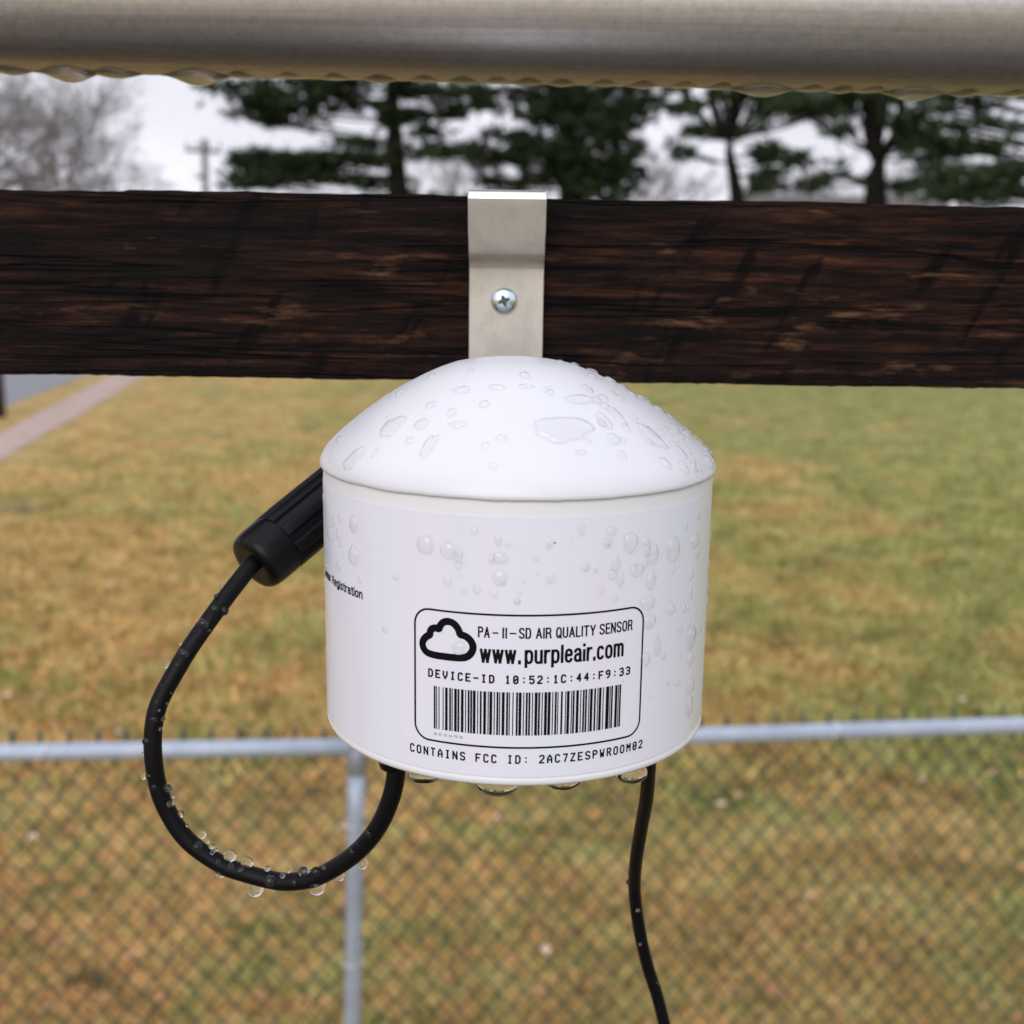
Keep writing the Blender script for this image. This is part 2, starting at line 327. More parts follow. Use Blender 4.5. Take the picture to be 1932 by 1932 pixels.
# ---------------------------------------------------------------- the sensor
AX, AY = 1.2, 270.0                           # axis, millimetres from the eye
R_BODY = 44.2
def mm(x, y, z): return Vector((x / 1000, y / 1000, H + z / 1000))
def loc(vs, o): return [Vector(v) - o.location for v in vs]
SENSOR_BASE = mm(AX, AY, -105)
sensor = empty("air_quality_sensor", SENSOR_BASE, "white domed air quality sensor hanging from the metal bracket, wet with rain", "sensor")
def cyl_pt(phi, z, r):                        # phi radians from the side facing the camera, z mm
    return mm(AX + r * math.sin(phi), AY - r * math.cos(phi), z)
def sen(vs): return loc(vs, sensor)
def lathe_s(name, prof, mat, n=160, warp=None):
    vs, fs = lathe([(r, z) for r, z in prof], n, warp)
    ws = [mm(AX + v.x, AY + v.y, v.z) for v in vs]
    return link(name, pyd(name, sen(ws), fs), mat, sensor)
# body shell with a rounded foot ring and a recess underneath
body = [(44.0, -44.8), (44.1, -46), (44.2, -50), (R_BODY, -102.2), (44.05, -103.3), (44.2, -103.5), (44.2, -104.5), (43.9, -105.0),
        (42.8, -105.1), (42.5, -104.8), (42.4, -96)]
lathe_s("body", body, M_BODY)
lathe_s("base_plate", [(42.39, -97), (20, -97), (0, -97)], M_DARK, 64)
# lid: lopsided dome, flared lip with moulding flash
PROF = [(44.2, -45.8), (44.6, -45.75), (44.8, -45.4), (44.72, -44.8), (44.35, -43.7), (43.6, -42.5), (42.8, -41.45), (41.8, -40.5), (40.1, -38.95), (38, -37.2), (34.2, -34.25), (30, -31.3),
        (25, -28.35), (20, -25.8), (16.4, -24.25), (13, -23.05), (9.5, -22.35), (6, -21.95), (3, -21.72), (0, -21.65)]
def lidwarp(p, a):
    k = max(0, (p.z + 45.7) / 24)
    z = p.z
    if p.z < -45.2:
        z += .16 * noise.noise(Vector((math.sin(a) * 6, math.cos(a) * 6, 3))) + .10 * noise.noise(Vector((math.sin(a) * 25, math.cos(a) * 25, 3)))
    rr = 1 + .0035 * noise.noise(Vector((math.sin(a) * 2.2, math.cos(a) * 2.2, p.z * .08)))
    return Vector((p.x * rr - 1.7 * k, p.y * rr, z))
lathe_s("lid", PROF, M_PLASTIC, 220, lidwarp)
# wrapped label sheet
vs, fs = [], []
zt, zb = -49.0, -103.0
ph0, ph1 = rad(-128), rad(60.5)
nx, nz_ = 150, 24
for side, r in ((0, R_BODY + .075), (1, R_BODY + .01)):
    for j in range(nz_ + 1):
        for i in range(nx + 1):
            f = i / nx; ph = ph0 + (ph1 - ph0) * f
            z = zt + (zb - zt) * j / nz_
            if i == nx: ph += rad(.5) * math.sin(j * .4) * .3
            lift = .02 * noise.noise(Vector((ph * 9, z * .12, 1))) if side == 0 else 0
            vs.append(cyl_pt(ph, z, r + lift))
K = (nx + 1) * (nz_ + 1)
for j in range(nz_):
    for i in range(nx):
        a = j * (nx + 1) + i
        fs.append((a, a + nx + 1, a + nx + 2, a + 1))
        fs.append((K + a, K + a + 1, K + a + nx + 2, K + a + nx + 1))
def stitch(seq):
    for a, b_ in zip(seq[:-1], seq[1:]):
        k_ = len(vs); vs.extend([vs[a].copy(), vs[b_].copy(), vs[K + b_].copy(), vs[K + a].copy()]); fs.append((k_, k_ + 1, k_ + 2, k_ + 3))
stitch([i for i in range(nx + 1)])
stitch([i + nz_ * (nx + 1) for i in range(nx, -1, -1)])
stitch([j * (nx + 1) + nx for j in range(nz_ + 1)])
stitch([j * (nx + 1) for j in range(nz_, -1, -1)])
label = link("label", pyd("label", sen(vs), fs), M_LABEL, sensor)
INK_R = R_BODY + .125
def wrap(s, z, off=0.0): return cyl_pt(s / 44.4, z, INK_R + off)

def print_mesh(name, verts2d, faces, mat=M_INK):
    """flat print given as 2d (s, z) millimetres, cut into narrow strips and wrapped on the label"""
    bm = bmesh.new()
    bv = [bm.verts.new((s, 0, z)) for s, z in verts2d]
    for f_ in faces:
        try: bm.faces.new([bv[i] for i in f_])
        except ValueError: pass
    return wrap_bm(name, bm, mat)
def wrap_bm(name, bm, mat=M_INK):
    xs = [v.co.x for v in bm.verts]
    x = math.floor(min(xs)) + 1.0
    while x < max(xs):
        bmesh.ops.bisect_plane(bm, geom=bm.verts[:] + bm.edges[:] + bm.faces[:], dist=1e-6, plane_co=(x, 0, 0), plane_no=(1, 0, 0))
        x += 1.0
    for v in bm.verts:
        v.co = wrap(v.co.x, v.co.z) - sensor.location
    # face outward
    bm.normal_update()
    for f_ in bm.faces:
        c = f_.calc_center_median() + sensor.location
        if f_.normal.dot(c - Vector((AX / 1000, AY / 1000, c.z))) < 0: f_.normal_flip()
    return link(name, bm, mat, label, smooth=False)
def E_(cx, cy, rx, ry, a0, a1, n=9, sq=2.5):
    """arc of a squarish ellipse, degrees, as points"""
    res = []
    for k in range(n + 1):
        a = rad(a0 + (a1 - a0) * k / n); c, s_ = math.cos(a), math.sin(a)
        res.append((cx + rx * math.copysign(abs(c) ** (2 / sq), c), cy + ry * math.copysign(abs(s_) ** (2 / sq), s_)))
    return res
# condensed sans-serif; widths w, strokes in cap-height units (x-height .73, descender -.24)
def L_(*p): return list(p)
SANS = {
 'P': (.42, [L_((0, 0), (0, 1)), [(0, 1), (.2, 1)] + E_(.2, .76, .22, .24, 90, -90) + [(0, .52)]]),
 'A': (.46, [L_((0, 0), (.23, 1)), L_((.23, 1), (.46, 0)), L_((.07, .3), (.39, .3))]),
 'S': (.42, [E_(.21, .76, .21, .24, 15, 180) + [(.02, .66), (.12, .54), (.32, .45), (.41, .34)] + E_(.21, .24, .21, .24, 0, -165)]),
 'D': (.43, [L_((0, 0), (0, 1)), [(0, 1), (.17, 1)] + E_(.17, .5, .26, .5, 90, -90, 14, 3) + [(0, 0)]]),
 'I': (.0, [L_((0, 0), (0, 1))]),
 'R': (.43, [L_((0, 0), (0, 1)), [(0, 1), (.2, 1)] + E_(.2, .75, .21, .25, 90, -90) + [(0, .5)], [(.2, .5), (.34, .44), (.39, .3), (.40, .1), (.44, 0)]]),
 'Q': (.43, [E_(.215, .5, .215, .5, 90, 450, 22, 3), L_((.24, .2), (.45, -.05))]),
 'U': (.41, [[(0, 1), (0, .25)] + E_(.205, .25, .205, .25, 180, 360) + [(.41, 1)]]),
 'L': (.34, [L_((0, 1), (0, 0)), L_((0, 0), (.34, 0))]),
 'T': (.42, [L_((0, 1), (.42, 1)), L_((.21, 1), (.21, 0))]),
 'Y': (.46, [L_((0, 1), (.23, .42)), L_((.46, 1), (.23, .42)), L_((.23, .44), (.23, 0))]),
 'E': (.36, [L_((0, 0), (0, 1)), L_((0, 1), (.36, 1)), L_((0, .53), (.33, .53)), L_((0, 0), (.36, 0))]),
 'N': (.42, [L_((0, 0), (0, 1)), L_((0, 1), (.42, 0)), L_((.42, 0), (.42, 1))]),
 'O': (.43, [E_(.215, .5, .215, .5, 90, 450, 22, 3)]),
 'w': (.56, [L_((0, .73), (.14, 0)), L_((.14, 0), (.28, .73)), L_((.28, .73), (.42, 0)), L_((.42, 0), (.56, .73))]),
 '.': (.0, [L_((0, -.03), (0, .09))]),
 'p': (.38, [L_((0, -.25), (0, .73)), E_(.19, .365, .19, .365, 165, -165, 18, 2.6)]),
 'u': (.36, [[(0, .73), (0, .2)] + E_(.18, .2, .18, .2, 180, 360) , L_((.36, 0), (.36, .73))]),
 'r': (.22, [L_((0, 0), (0, .73)), [(0, .45), (.04, .62), (.12, .71), (.24, .72)]]),
 'l': (.0, [L_((0, 0), (0, 1))]),
 'e': (.37, [[(.01, .40), (.37, .40)] + E_(.19, .44, .18, .29, 0, 180) + E_(.19, .27, .18, .27, 180, 335)]),
 'a': (.36, [E_(.17, .52, .17, .21, 165, 0) + [(.34, .1), (.38, 0)], E_(.16, .2, .16, .2, 320, 90) + [(.34, .44)]]),
 'i': (.0, [L_((0, 0), (0, .63)), L_((0, .93), (0, .99))]),
 'c': (.35, [E_(.18, .365, .18, .365, 40, 320, 16, 2.6)]),
 'o': (.38, [E_(.19, .365, .19, .365, 90, 450, 20, 2.6)]),
 'm': (.60, [L_((0, 0), (0, .73)), E_(.15, .5, .15, .23, 180, 0) + [(.3, 0)], E_(.45, .5, .15, .23, 180, 0) + [(.6, 0)]]),
 'g': (.37, [L_((.37, .73), (.37, -.05)), E_(.19, .365, .18, .365, 20, 340, 18, 2.6), E_(.19, -.05, .18, .2, 0, -160)]),
 's': (.33, [E_(.165, .55, .155, .18, 20, 180) + [(.03, .46), (.15, .385), (.28, .32)] + E_(.165, .19, .165, .19, 20, -160)]),
 't': (.2, [L_((.1, .95), (.1, .1)), [(.1, .12), (.12, .02), (.24, 0)], L_((0, .73), (.22, .73))]),
 'n': (.36, [L_((0, 0), (0, .73)), E_(.18, .5, .18, .23, 180, 0) + [(.36, 0)]]),
}
def sans_text(name, pieces, w, gap=.15, mat=M_INK, scale_y=1.0):
    """pieces: (string, s0, s1, z_baseline, z_cap_top); w = stroke width in mm"""
    vv, ff = [], []
    for (txt, s0, s1, zb0, zt0) in pieces:
        chh = (zt0 - zb0) - w
        g = gap
        nat = sum(SANS[c][0] for c in txt) + g * (len(txt) - 1)
        kx = (s1 - s0 - w) / nat if nat > 0 else 1
        x = s0 + w / 2
        for c in txt:
            wd, strokes = SANS[c]
            for st in strokes:
                P = [Vector((x + a * kx, zb0 + w / 2 + b_ * chh)) for a, b_ in st]
                d0 = (P[0] - P[1]).normalized() * w * .42; P[0] = P[0] + d0
                d1 = (P[-1] - P[-2]).normalized() * w * .42; P[-1] = P[-1] + d1
                k = len(vv); rv, rf = ribbon([(p.x, p.y) for p in P], w)
                vv += rv; ff += [tuple(k + i for i in f_) for f_ in rf]
            x += (wd + g) * kx
    return print_mesh(name, vv, ff, mat)
def ribbon(pts, w, closed=False):
    P = [Vector((a, b_)) for a, b_ in pts]; n = len(P); vv, ff = [], []
    for i in range(n):
        a = P[(i - 1) % n] if closed or i else P[i]; c = P[(i + 1) % n] if closed or i < n - 1 else P[i]
        d = (c - a).normalized(); nn = Vector((-d.y, d.x)) * w / 2
        vv += [(P[i].x + nn.x, P[i].y + nn.y), (P[i].x - nn.x, P[i].y - nn.y)]
    for i in range(n if closed else n - 1):
        j = (i + 1) % n
        ff.append((2 * i, 2 * i + 1, 2 * j + 1, 2 * j))
    return vv, ff
# model line and web address
ZB, ZT = -73.60, -71.30
sans_text("model_text", [("PA", -7.67, -5.27, ZB, ZT), ("II", -2.77, -1.85, ZB, ZT), ("SD", .51, 2.95, ZB, ZT),
    ("AIR", 3.87, 7.03, ZB, ZT), ("QUALITY", 7.91, 16.27, ZB, ZT), ("SENSOR", 17.11, 24.94, ZB, ZT)], .33, .25)
q2, qf = [], []
def rect(s0, z0, s1, z1):
    k = len(q2); q2.extend([(s0, z0), (s1, z0), (s1, z1), (s0, z1)]); qf.append((k, k + 1, k + 2, k + 3))
rect(-4.74, -72.66, -3.56, -72.36); rect(-1.32, -72.66, -.01, -72.36)
print_mesh("model_text_bars", q2, qf)
sans_text("web_address", [("www", -7.28, .05, -78.85, -74.95), (".", .42, 1.15, -78.85, -74.95), ("purpleair.com", 1.7, 22.91, -78.85, -74.95)], .57, .25)
sans_text("registration_text", [("Registration", -50.3, -35.9, -70.0, -67.95), ("Sensor", -58.6, -51.4, -70.0, -67.95)], .38, .22)

# rounded border
pts = []
s0, s1, z0, z1, rc = -21.3, 27.75, -96.6, -68.8, 3.3
for cx, cz, a0 in ((s1 - rc, z1 - rc, 90), (s1 - rc, z0 + rc, 0), (s0 + rc, z0 + rc, -90), (s0 + rc, z1 - rc, -180)):
    for k in range(9):
        a = rad(a0 - 90 * k / 8); pts.append((cx + rc * math.cos(a), cz + rc * math.sin(a)))
print_mesh("label_border", *ribbon(pts, .40, True))
# cloud emblem
cl3 = catmull([(a, 0, b_) for a, b_ in CLOUD[:-1]], 4, True)
print_mesh("cloud_emblem", *ribbon([(p.x, p.z) for p in cl3], 1.50, True))

# dot-matrix style stroke lettering
ST = {'C': ["4,5 3,6 1,6 0,5 0,1 1,0 3,0 4,1"], 'O': ["1,0 0,1 0,5 1,6 3,6 4,5 4,1 3,0 1,0"], 'N': ["0,0 0,6 4,0 4,6"],
 'T': ["0,6 4,6", "2,6 2,0"], 'A': ["0,0 0,3.6 2,6 4,3.6 4,0", "0,2.2 4,2.2"], 'I': ["1,6 3,6", "2,6 2,0", "1,0 3,0"],
 'S': ["4,5.2 3,6 1,6 0,5.2 0,4 1,3.2 3,2.8 4,2 4,.8 3,0 1,0 0,.8"], 'F': ["4,6 0,6 0,0", "0,3 3,3"], 'D': ["0,0 0,6", "0,6 2.6,6 4,4.6 4,1.4 2.6,0 0,0"],
 ':': ["2,4.4 2,4.1", "2,1.2 2,.9"], '2': ["0,5 1,6 3,6 4,5 4,3.8 0,.4 0,0 4,0"], '7': ["0,6 4,6 1.6,0"], 'Z': ["0,6 4,6 0,0 4,0"],
 'E': ["4,6 0,6 0,0 4,0", "0,3 3,3"], 'P': ["0,0 0,6 3,6 4,5 4,4 3,3 0,3"], 'W': ["0,6 .7,0 2,3 3.3,0 4,6"], 'R': ["0,0 0,6 3,6 4,5 4,4 3,3 0,3", "2,3 4,0"],
 'M': ["0,0 0,6 2,3 4,6 4,0"], '0': ["1,0 0,1 0,5 1,6 3,6 4,5 4,1 3,0 1,0", "1.2,2.2 2.8,3.8"], '1': ["1,5 2,6 2,0", "1,0 3,0"],
 '5': ["4,6 0,6 0,3.4 3,3.6 4,2.6 4,1 3,0 1,0 0,.8"], '4': ["3,0 3,6 0,2 4,2"], '9': ["4,3.4 1,3 0,4 0,5 1,6 3,6 4,5 4,2.4 3,.6 1.4,0"],
 '3': ["0,5.4 1,6 3,6 4,5 4,4 3,3.1 1.6,3.1", "3,3.1 4,2.2 4,1 3,0 1,0 0,.7"], 'V': ["0,6 0,3 2,0 4,3 4,6"], '-': ["0,3 4,3"]}
def stroke_text(name, txt, sa, sb, zb0, zt0, w, mat=M_INK, fill=.70):
    vv, ff = [], []
    pitch = (sb - sa) / (len(txt) - 1 + fill)
    cw, chh = pitch * fill - w, (zt0 - zb0) - w
    for i, c in enumerate(txt):
        if c == ' ': continue
        for pl in ST[c]:
            P = [tuple(float(q) for q in p.split(',')) for p in pl.split()]
            P = [(sa + w / 2 + i * pitch + p[0] / 4 * cw, zb0 + w / 2 + p[1] / 6 * chh) for p in P]
            for a, b_ in zip(P[:-1], P[1:]):
                d = Vector((b_[0] - a[0], b_[1] - a[1])); d = d.normalized() * w / 2 if d.length > 0 else Vector((w / 2, 0))
                n_ = Vector((-d.y, d.x)); k = len(vv)
                e = d * .75
                vv += [(a[0] - e.x + n_.x, a[1] - e.y + n_.y), (a[0] - e.x - n_.x, a[1] - e.y - n_.y), (b_[0] + e.x - n_.x, b_[1] + e.y - n_.y), (b_[0] + e.x + n_.x, b_[1] + e.y + n_.y)]
                ff.append((k, k + 1, k + 2, k + 3))
    return print_mesh(name, vv, ff, mat)
stroke_text("device_number", "DEVICE-ID 10:52:1C:44:F9:33", -18.25, 24.75, -83.05, -81.22, .35)
stroke_text("certification_number", "CONTAINS FCC ID: 2AC7ZESPWROOM02", -22.6, 28.85, -100.05, -98.15, .33)
stroke_text("small_device_number", "10 52 1C 44 F9 33", -17.0, -10.7, -95.35, -94.75, .10, M_FAINT, .8)

# bar code (code 128, start B)
PAT = {0: '212222', 16: '123122', 17: '123221', 18: '223211', 19: '221132', 20: '221231', 21: '213212', 25: '321122', 26: '321221', 35: '131321', 38: '132311'}
FULL = """212222 222122 222221 121223 121322 131222 122213 122312 132212 221213 221312 231212 112232 122132 122231 113222 123122 123221 223211
221132 221231 213212 223112 312131 311222 321122 321221 312212 322112 322211 212123 212321 232121 111323 131123 131321 112313 132113 132311 211313
231113 231311 112133 112331 132131 113123 113321 133121 313121 211331 231131 213113 213311 213131 311123 311321 331121 312113 312311 332111 314111
221411 431111 111224 111422 121124 121421 141122 141221 112214 112412 122114 122411 142112 142211 241211 221114 413111 241112 134111 111242 121142
121241 114212 124112 124211 411212 421112 421211 212141 214121 412121 111143 111341 131141 114113 114311 411113 411311 113141 114131 311141 411131
211412 211214 211232""".split()
vals = [ord(c) - 32 for c in "10:52:1C:44:F9:33"]
chk = (104 + sum((i + 1) * v for i, v in enumerate(vals))) % 103
seq = '211214' + ''.join(FULL[v] for v in vals) + FULL[chk] + '2331112'
tot = sum(int(c) for c in seq)
q2, qf = [], []
x = -16.95; mod = (22.6 + 16.95) / tot
for i, c in enumerate(seq):
    w = int(c) * mod
    if i % 2 == 0: rect(x - .012, -93.95, x + w + .012, -84.80)
    x += w
print_mesh("bar_code", q2, qf)
# cable grommet under the body
g_vs, g_fs = [], []
gp = Vector(LOOP[0])
tube(g_vs, g_fs, [mm(gp.x - .5, gp.y + .5, -96.9), mm(gp.x - .5, gp.y + .3, -108.6), mm(gp.x - .5, gp.y + .3, -109.4), mm(gp.x - .5, gp.y + .3, -109.6)], [.0034, .0034, .0031, .002], 24)
link("cable_grommet", pyd("cable_grommet", sen(g_vs), g_fs), M_BLACK, sensor)

# ---------------------------------------------------------------- timber rail
LX0, LX1 = -1.25, 1.25
RAIL_L = mm(0, 345, -8.5)
def rail_mesh():
    nxr = 1300; vs, fs = [], []
    per = []
    y0, y1 = 325.0, 365.0
    nf, nt_ = 44, 14
    for j in range(nf): per.append(('f', j / nf))
    for j in range(nt_): per.append(('t', j / nt_))
    for j in range(10): per.append(('b', j / 10))
    for j in range(nt_): per.append(('u', j / nt_))
    n = len(per)
    for i in range(nxr + 1):
        x = (LX0 + (LX1 - LX0) * i / nxr) * 1000
        zt = 15.75 - .005 * x + .45 * noise.noise(Vector((x * .02, 0, 9))) + .22 * noise.noise(Vector((x * .15, 3, 9)))
        if x < -103: zt -= .45 + .3 * noise.noise(Vector((x * .05, 7, 2)))
        zb_ = -32.8 + .35 * noise.noise(Vector((x * .03, 5, 1))) + .28 * noise.noise(Vector((x * .35, 1, 4))) + .2 * noise.noise(Vector((x * .9, 1, 4)))
        for side, f in per:
            if side == 'f': y, z = y0, zb_ + (zt - zb_) * f
            elif side == 't': y, z = y0 + (y1 - y0) * f, zt
            elif side == 'b': y, z = y1, zt + (zb_ - zt) * f
            else: y, z = y1 + (y0 - y1) * f, zb_
            if side == 'f':
                g = noise.noise(Vector((x * .018, z * .55, 0))) * .35 + noise.noise(Vector((x * .05, z * 1.6, 4))) * .22
                k = noise.noise(Vector(((x + z * 1.5) * .06, z * .004, 8)))   # saw kerf ridges leaning right
                g += .30 * k
                edge = min(f, 1 - f)
                if edge < .03: g += .5 * (1 - edge / .03)
                y = y - .25 + g
            elif side == 't': z += .15 * noise.noise(Vector((x * .05, y * .4, 3)))
            vs.append(mm(x, y, z) - RAIL_L)
    for i in range(nxr):
        for k in range(n):
            a = i * n + k; b_ = i * n + (k + 1) % n
            fs.append((a, b_, b_ + n, a + n))
    fs.append(tuple(range(n))); fs.append(tuple(nxr * n + k for k in reversed(range(n))))
    return pyd("timber_rail", vs, fs)
rail = link("timber_rail", rail_mesh(), M_WOOD, smooth=False)
rail.location = RAIL_L
tag(rail, "dark stained rough-sawn timber rail running across behind the white sensor", "rail")

# ---------------------------------------------------------------- bracket
bracket = empty("mounting_bracket", mm(-2.3, 322, -50), "bent aluminium strip bracket screwed to the dark timber rail above the sensor", "bracket")
def strip_mesh():
    # profile (y, z) of the outer face, in mm, from the top lip down
    path = [(319.5, 17.2), (313.6, 16.9), (312.5, 16.75), (311.5, 16.2), (310.9, 15.3), (310.8, 14.3), (311.9, 11.0), (315.3, 2.2), (317.3, .2), (319.4, -.9), (320.6, -2.2), (321.0, -4.0), (321.1, -12), (321.1, -30), (321.1, -62)]
    P = [Vector((0, a, b_)) for a, b_ in path]
    P = [P[0], P[1]] + catmull(P[2:], 4)[0:]
    th = 1.35; vs, fs = [], []
    xl, xr = -12.15, 7.55
    prof = []
    for i, p in enumerate(P):
        d = (P[min(i + 1, len(P) - 1)] - P[max(i - 1, 0)]).normalized()
        n_ = Vector((0, -d.z, d.y)); n_ = n_ if (n_.y > 0 or abs(n_.y) < .3 and n_.z < 0) else -n_
        prof.append((p, p + n_ * th))
    bev = .18
    for (a, b_) in prof:
        wx = .1 if a.z > 6 else 0
        c = (b_ - a).normalized() * bev
        vs += [mm(xl - wx + bev, a.y, a.z) , mm(xr + wx - bev, a.y, a.z), mm(xr + wx, a.y + c.y, a.z + c.z), mm(xr + wx, b_.y, b_.z), mm(xl - wx, b_.y, b_.z), mm(xl - wx, a.y + c.y, a.z + c.z)]
    m_ = 6
    for i in range(len(prof) - 1):
        for k in range(m_):
            fs.append((i * m_ + k, i * m_ + (k + 1) % m_, (i + 1) * m_ + (k + 1) % m_, (i + 1) * m_ + k))
    fs.append(tuple(range(m_))); fs.append(tuple((len(prof) - 1) * m_ + k for k in reversed(range(m_))))
    bm = bmesh.new(); m = pyd("strip", loc(vs, bracket), fs); bm.from_mesh(m); bmesh.ops.recalc_face_normals(bm, faces=bm.faces)
    return bm
o = link("strip", strip_mesh(), M_ALU, bracket, smooth=False)
M_EDGE, t_, b_2 = material("lip_highlight", (.93, .93, .93), .22, 1.0)  # sky highlight along the lip's bend, put into the material as brighter metal
o.data.materials.append(M_EDGE)
for pl in o.data.polygons:
    if pl.center.z + bracket.location.z > H + .0148: pl.material_index = 1
# pan head cross screw
scr = mm(-2.9, 321.1, -11.0)
def screw():
    bm = bmesh.new()
    R0, hh_ = 3.5, 1.9
    prof = [(0, hh_), (1.2, hh_), (2.1, hh_ * .93), (2.8, hh_ * .76), (3.3, hh_ * .5), (3.5, hh_ * .22), (3.5, 0)]
    vs, fs = lathe(prof, 48)
    vs = [Vector((v.x, -v.z, v.y)) / 1000 + scr - bracket.location for v in vs]
    m = pyd("screw", vs, fs); bm.from_mesh(m); bmesh.ops.recalc_face_normals(bm, faces=bm.faces)
    return bm
sc_o = link("screw", screw(), M_ZINC, bracket)
bm = bmesh.new()
star = []
for k in range(16):
    a = 2 * math.pi * k / 16 + rad(18)
    star.append({0: 1.75, 1: 1.25, 2: .72, 3: 1.25}[k % 4] * Vector((math.cos(a), math.sin(a))))
rings = []
for dpt, s_ in ((2.0, 1.0), (1.93, .95), (1.93, .5)):
    rings.append([bm.verts.new(Vector((p.x * s_, -dpt, p.y * s_)) / 1000 + scr - bracket.location) for p in star])
for A, B in zip(rings[:-1], rings[1:]):
    for k in range(16): bm.faces.new((A[k], A[(k + 1) % 16], B[(k + 1) % 16], B[k]))
bm.faces.new(rings[-1])
bmesh.ops.recalc_face_normals(bm, faces=bm.faces)
link("cross_recess", bm, M_RECESS, sc_o, smooth=False)

# ---------------------------------------------------------------- steel pipe above
vs, fs = [], []
PY_, PR = 352.0, 21.5
pa, pb = mm(-1300, PY_, 82.0), mm(1300, PY_, 56.8)
pc = (pa + pb) / 2
tube(vs, fs, [pa - pc + (pb - pa) * i / 60 for i in range(61)], PR / 1000, 64)
pipe = link("pipe_handrail", pyd("pipe", vs, fs), M_PIPE)
pipe.location = pc
tag(pipe, "weathered steel pipe handrail across the top, dripping along its underside", "handrail")

# ---------------------------------------------------------------- cables
def cable(name, pts, r, label_, sub=6):
    P = [mm(*p) for p in catmull(pts, sub)]
    vs, fs = [], []
    base = P[-1]
    e = empty(name, base, label_, "cable")
    tube(vs, fs, P, r, 20)
    link("sheath", pyd("sheath", loc(vs, e), fs), M_RUBBER, e)
    return e
loop_pts = [(LOOP[0][0], LOOP[0][1] + 2, -98)] + [tuple(p) for p in LOOP] + [(-60.4, 281.4, -71.2)]
loop_c = cable("looped_cable", loop_pts, .00208, "thick black power cable hanging in a wide loop at the sensor's left, beaded with drops")
cable("straight_cable", [(31.6, 250, -98)] + STRAIGHT, .00165, "thin black cable dropping from under the sensor's right side to the bottom edge")
# connector barrel: ribbed sleeve plus rounded cap nut
ca = Vector((-62.6, 279.0, -73.4)); cb = Vector((-34.3, 311.0, -51.5))
dcon = (cb - ca).normalized()
cx_, cy_ = frame_for(dcon)
conn = empty("cable_connector", mm(*ca), "chunky black ribbed plug connector sticking out behind the sensor's left edge", "connector")
def con_ring(t_, r, flute=0.0, nfl=9, n=108, ph=.35):
    c = ca + dcon * t_
    return [mm(*(c + (cx_ * math.cos(a) + cy_ * math.sin(a)) * (r - (flute if math.cos(nfl * (a + ph)) > .25 else 0)))) for a in [2 * math.pi * k / n for k in range(n)]]
def con_part(name, spec, parent, mat=M_BLACK):
    vs, fs = [], []; n = 108
    for s_ in spec: vs += con_ring(*s_)
    for i in range(len(spec) - 1):
        for k in range(n): fs.append((i * n + k, i * n + (k + 1) % n, (i + 1) * n + (k + 1) % n, (i + 1) * n + k))
    fs.append(tuple(range(n))); fs.append(tuple((len(spec) - 1) * n + k for k in reversed(range(n))))
    bm = bmesh.new(); bm.from_mesh(pyd(name, loc(vs, conn), fs)); bmesh.ops.recalc_face_normals(bm, faces=bm.faces)
    o = link(name, bm, mat, parent)
    o.data.polygons.foreach_set('use_smooth', [len(p.vertices) == 4 for p in o.data.polygons])
    md = o.modifiers.new("bevel", 'BEVEL'); md.width = .00025; md.segments = 2; md.limit_method = 'ANGLE'; md.angle_limit = rad(35)
    return o
con_part("cap_nut", [(0, 4.6), (.1, 6.0), (.5, 6.8), (1.2, 7.3), (2.2, 7.6), (4.0, 7.75), (7.6, 7.8), (8.7, 7.8), (8.8, 7.65)], conn)
con_part("ribbed_sleeve", [(8.75, 7.0, .0), (8.9, 7.9, .9), (13, 8.0, .9), (22, 8.0, .9), (38, 7.9, .9), (42, 7.4, .9), (43, 6.5, 0)], conn)

# ---------------------------------------------------------------- water drops
def uv_drop(rng, seg=16, rows=10, squash=1.0, wob=.0, tail=0.0):
    """unit drop, flat side in xy, bulging along +z"""
    vs, fs = [], []
    o1, o2 = rng.random() * 50, rng.random() * 50
    for j in range(1, rows):
        th = math.pi * j / rows
        for k in range(seg):
            a = 2 * math.pi * k / seg
            w = 1 + wob * noise.noise(Vector((math.cos(a) * 1.3 + o1, math.sin(a) * 1.3 + o2, 0)))
            r = math.sin(th) ** (.8 if j > 1 else 1)
            y = math.sin(a) * r * w
            x_ = math.cos(a) * r * w
            if tail and y > 0: x_ *= 1 - tail * y * y; y *= 1 + tail * .3
            vs.append(Vector((x_, y, math.cos(th) * squash)))
    top = len(vs); vs.append(Vector((0, 0, squash))); bot = len(vs); vs.append(Vector((0, 0, -squash)))
    for j in range(rows - 2):
        for k in range(seg):
            a = j * seg + k; b_ = j * seg + (k + 1) % seg
            fs.append((a, a + seg, b_ + seg, b_))
    for k in range(seg):
        fs.append((top, k, (k + 1) % seg)); fs.append((bot, (rows - 2) * seg + (k + 1) % seg, (rows - 2) * seg + k))
    return vs, fs
rngd = random.Random(11)
M_FILM = bpy.data.materials.new("water_film"); M_FILM.use_nodes = True    # shallow drops lying on white plastic
t = M_FILM.node_tree; t.nodes.clear()
o_ = N(t, 'ShaderNodeOutputMaterial'); g = N(t, 'ShaderNodeBsdfGlass'); g.inputs['IOR'].default_value = 1.13; g.inputs['Roughness'].default_value = 0
tr = N(t, 'ShaderNodeBsdfTransparent'); gl = N(t, 'ShaderNodeBsdfGlossy'); gl.inputs['Roughness'].default_value = .04
m1 = N(t, 'ShaderNodeMixShader'); m1.inputs[0].default_value = .48
t.links.new(g.outputs[0], m1.inputs[1]); t.links.new(tr.outputs[0], m1.inputs[2])
fr = N(t, 'ShaderNodeFresnel'); fr.inputs['IOR'].default_value = 1.55
ge = N(t, 'ShaderNodeNewGeometry')
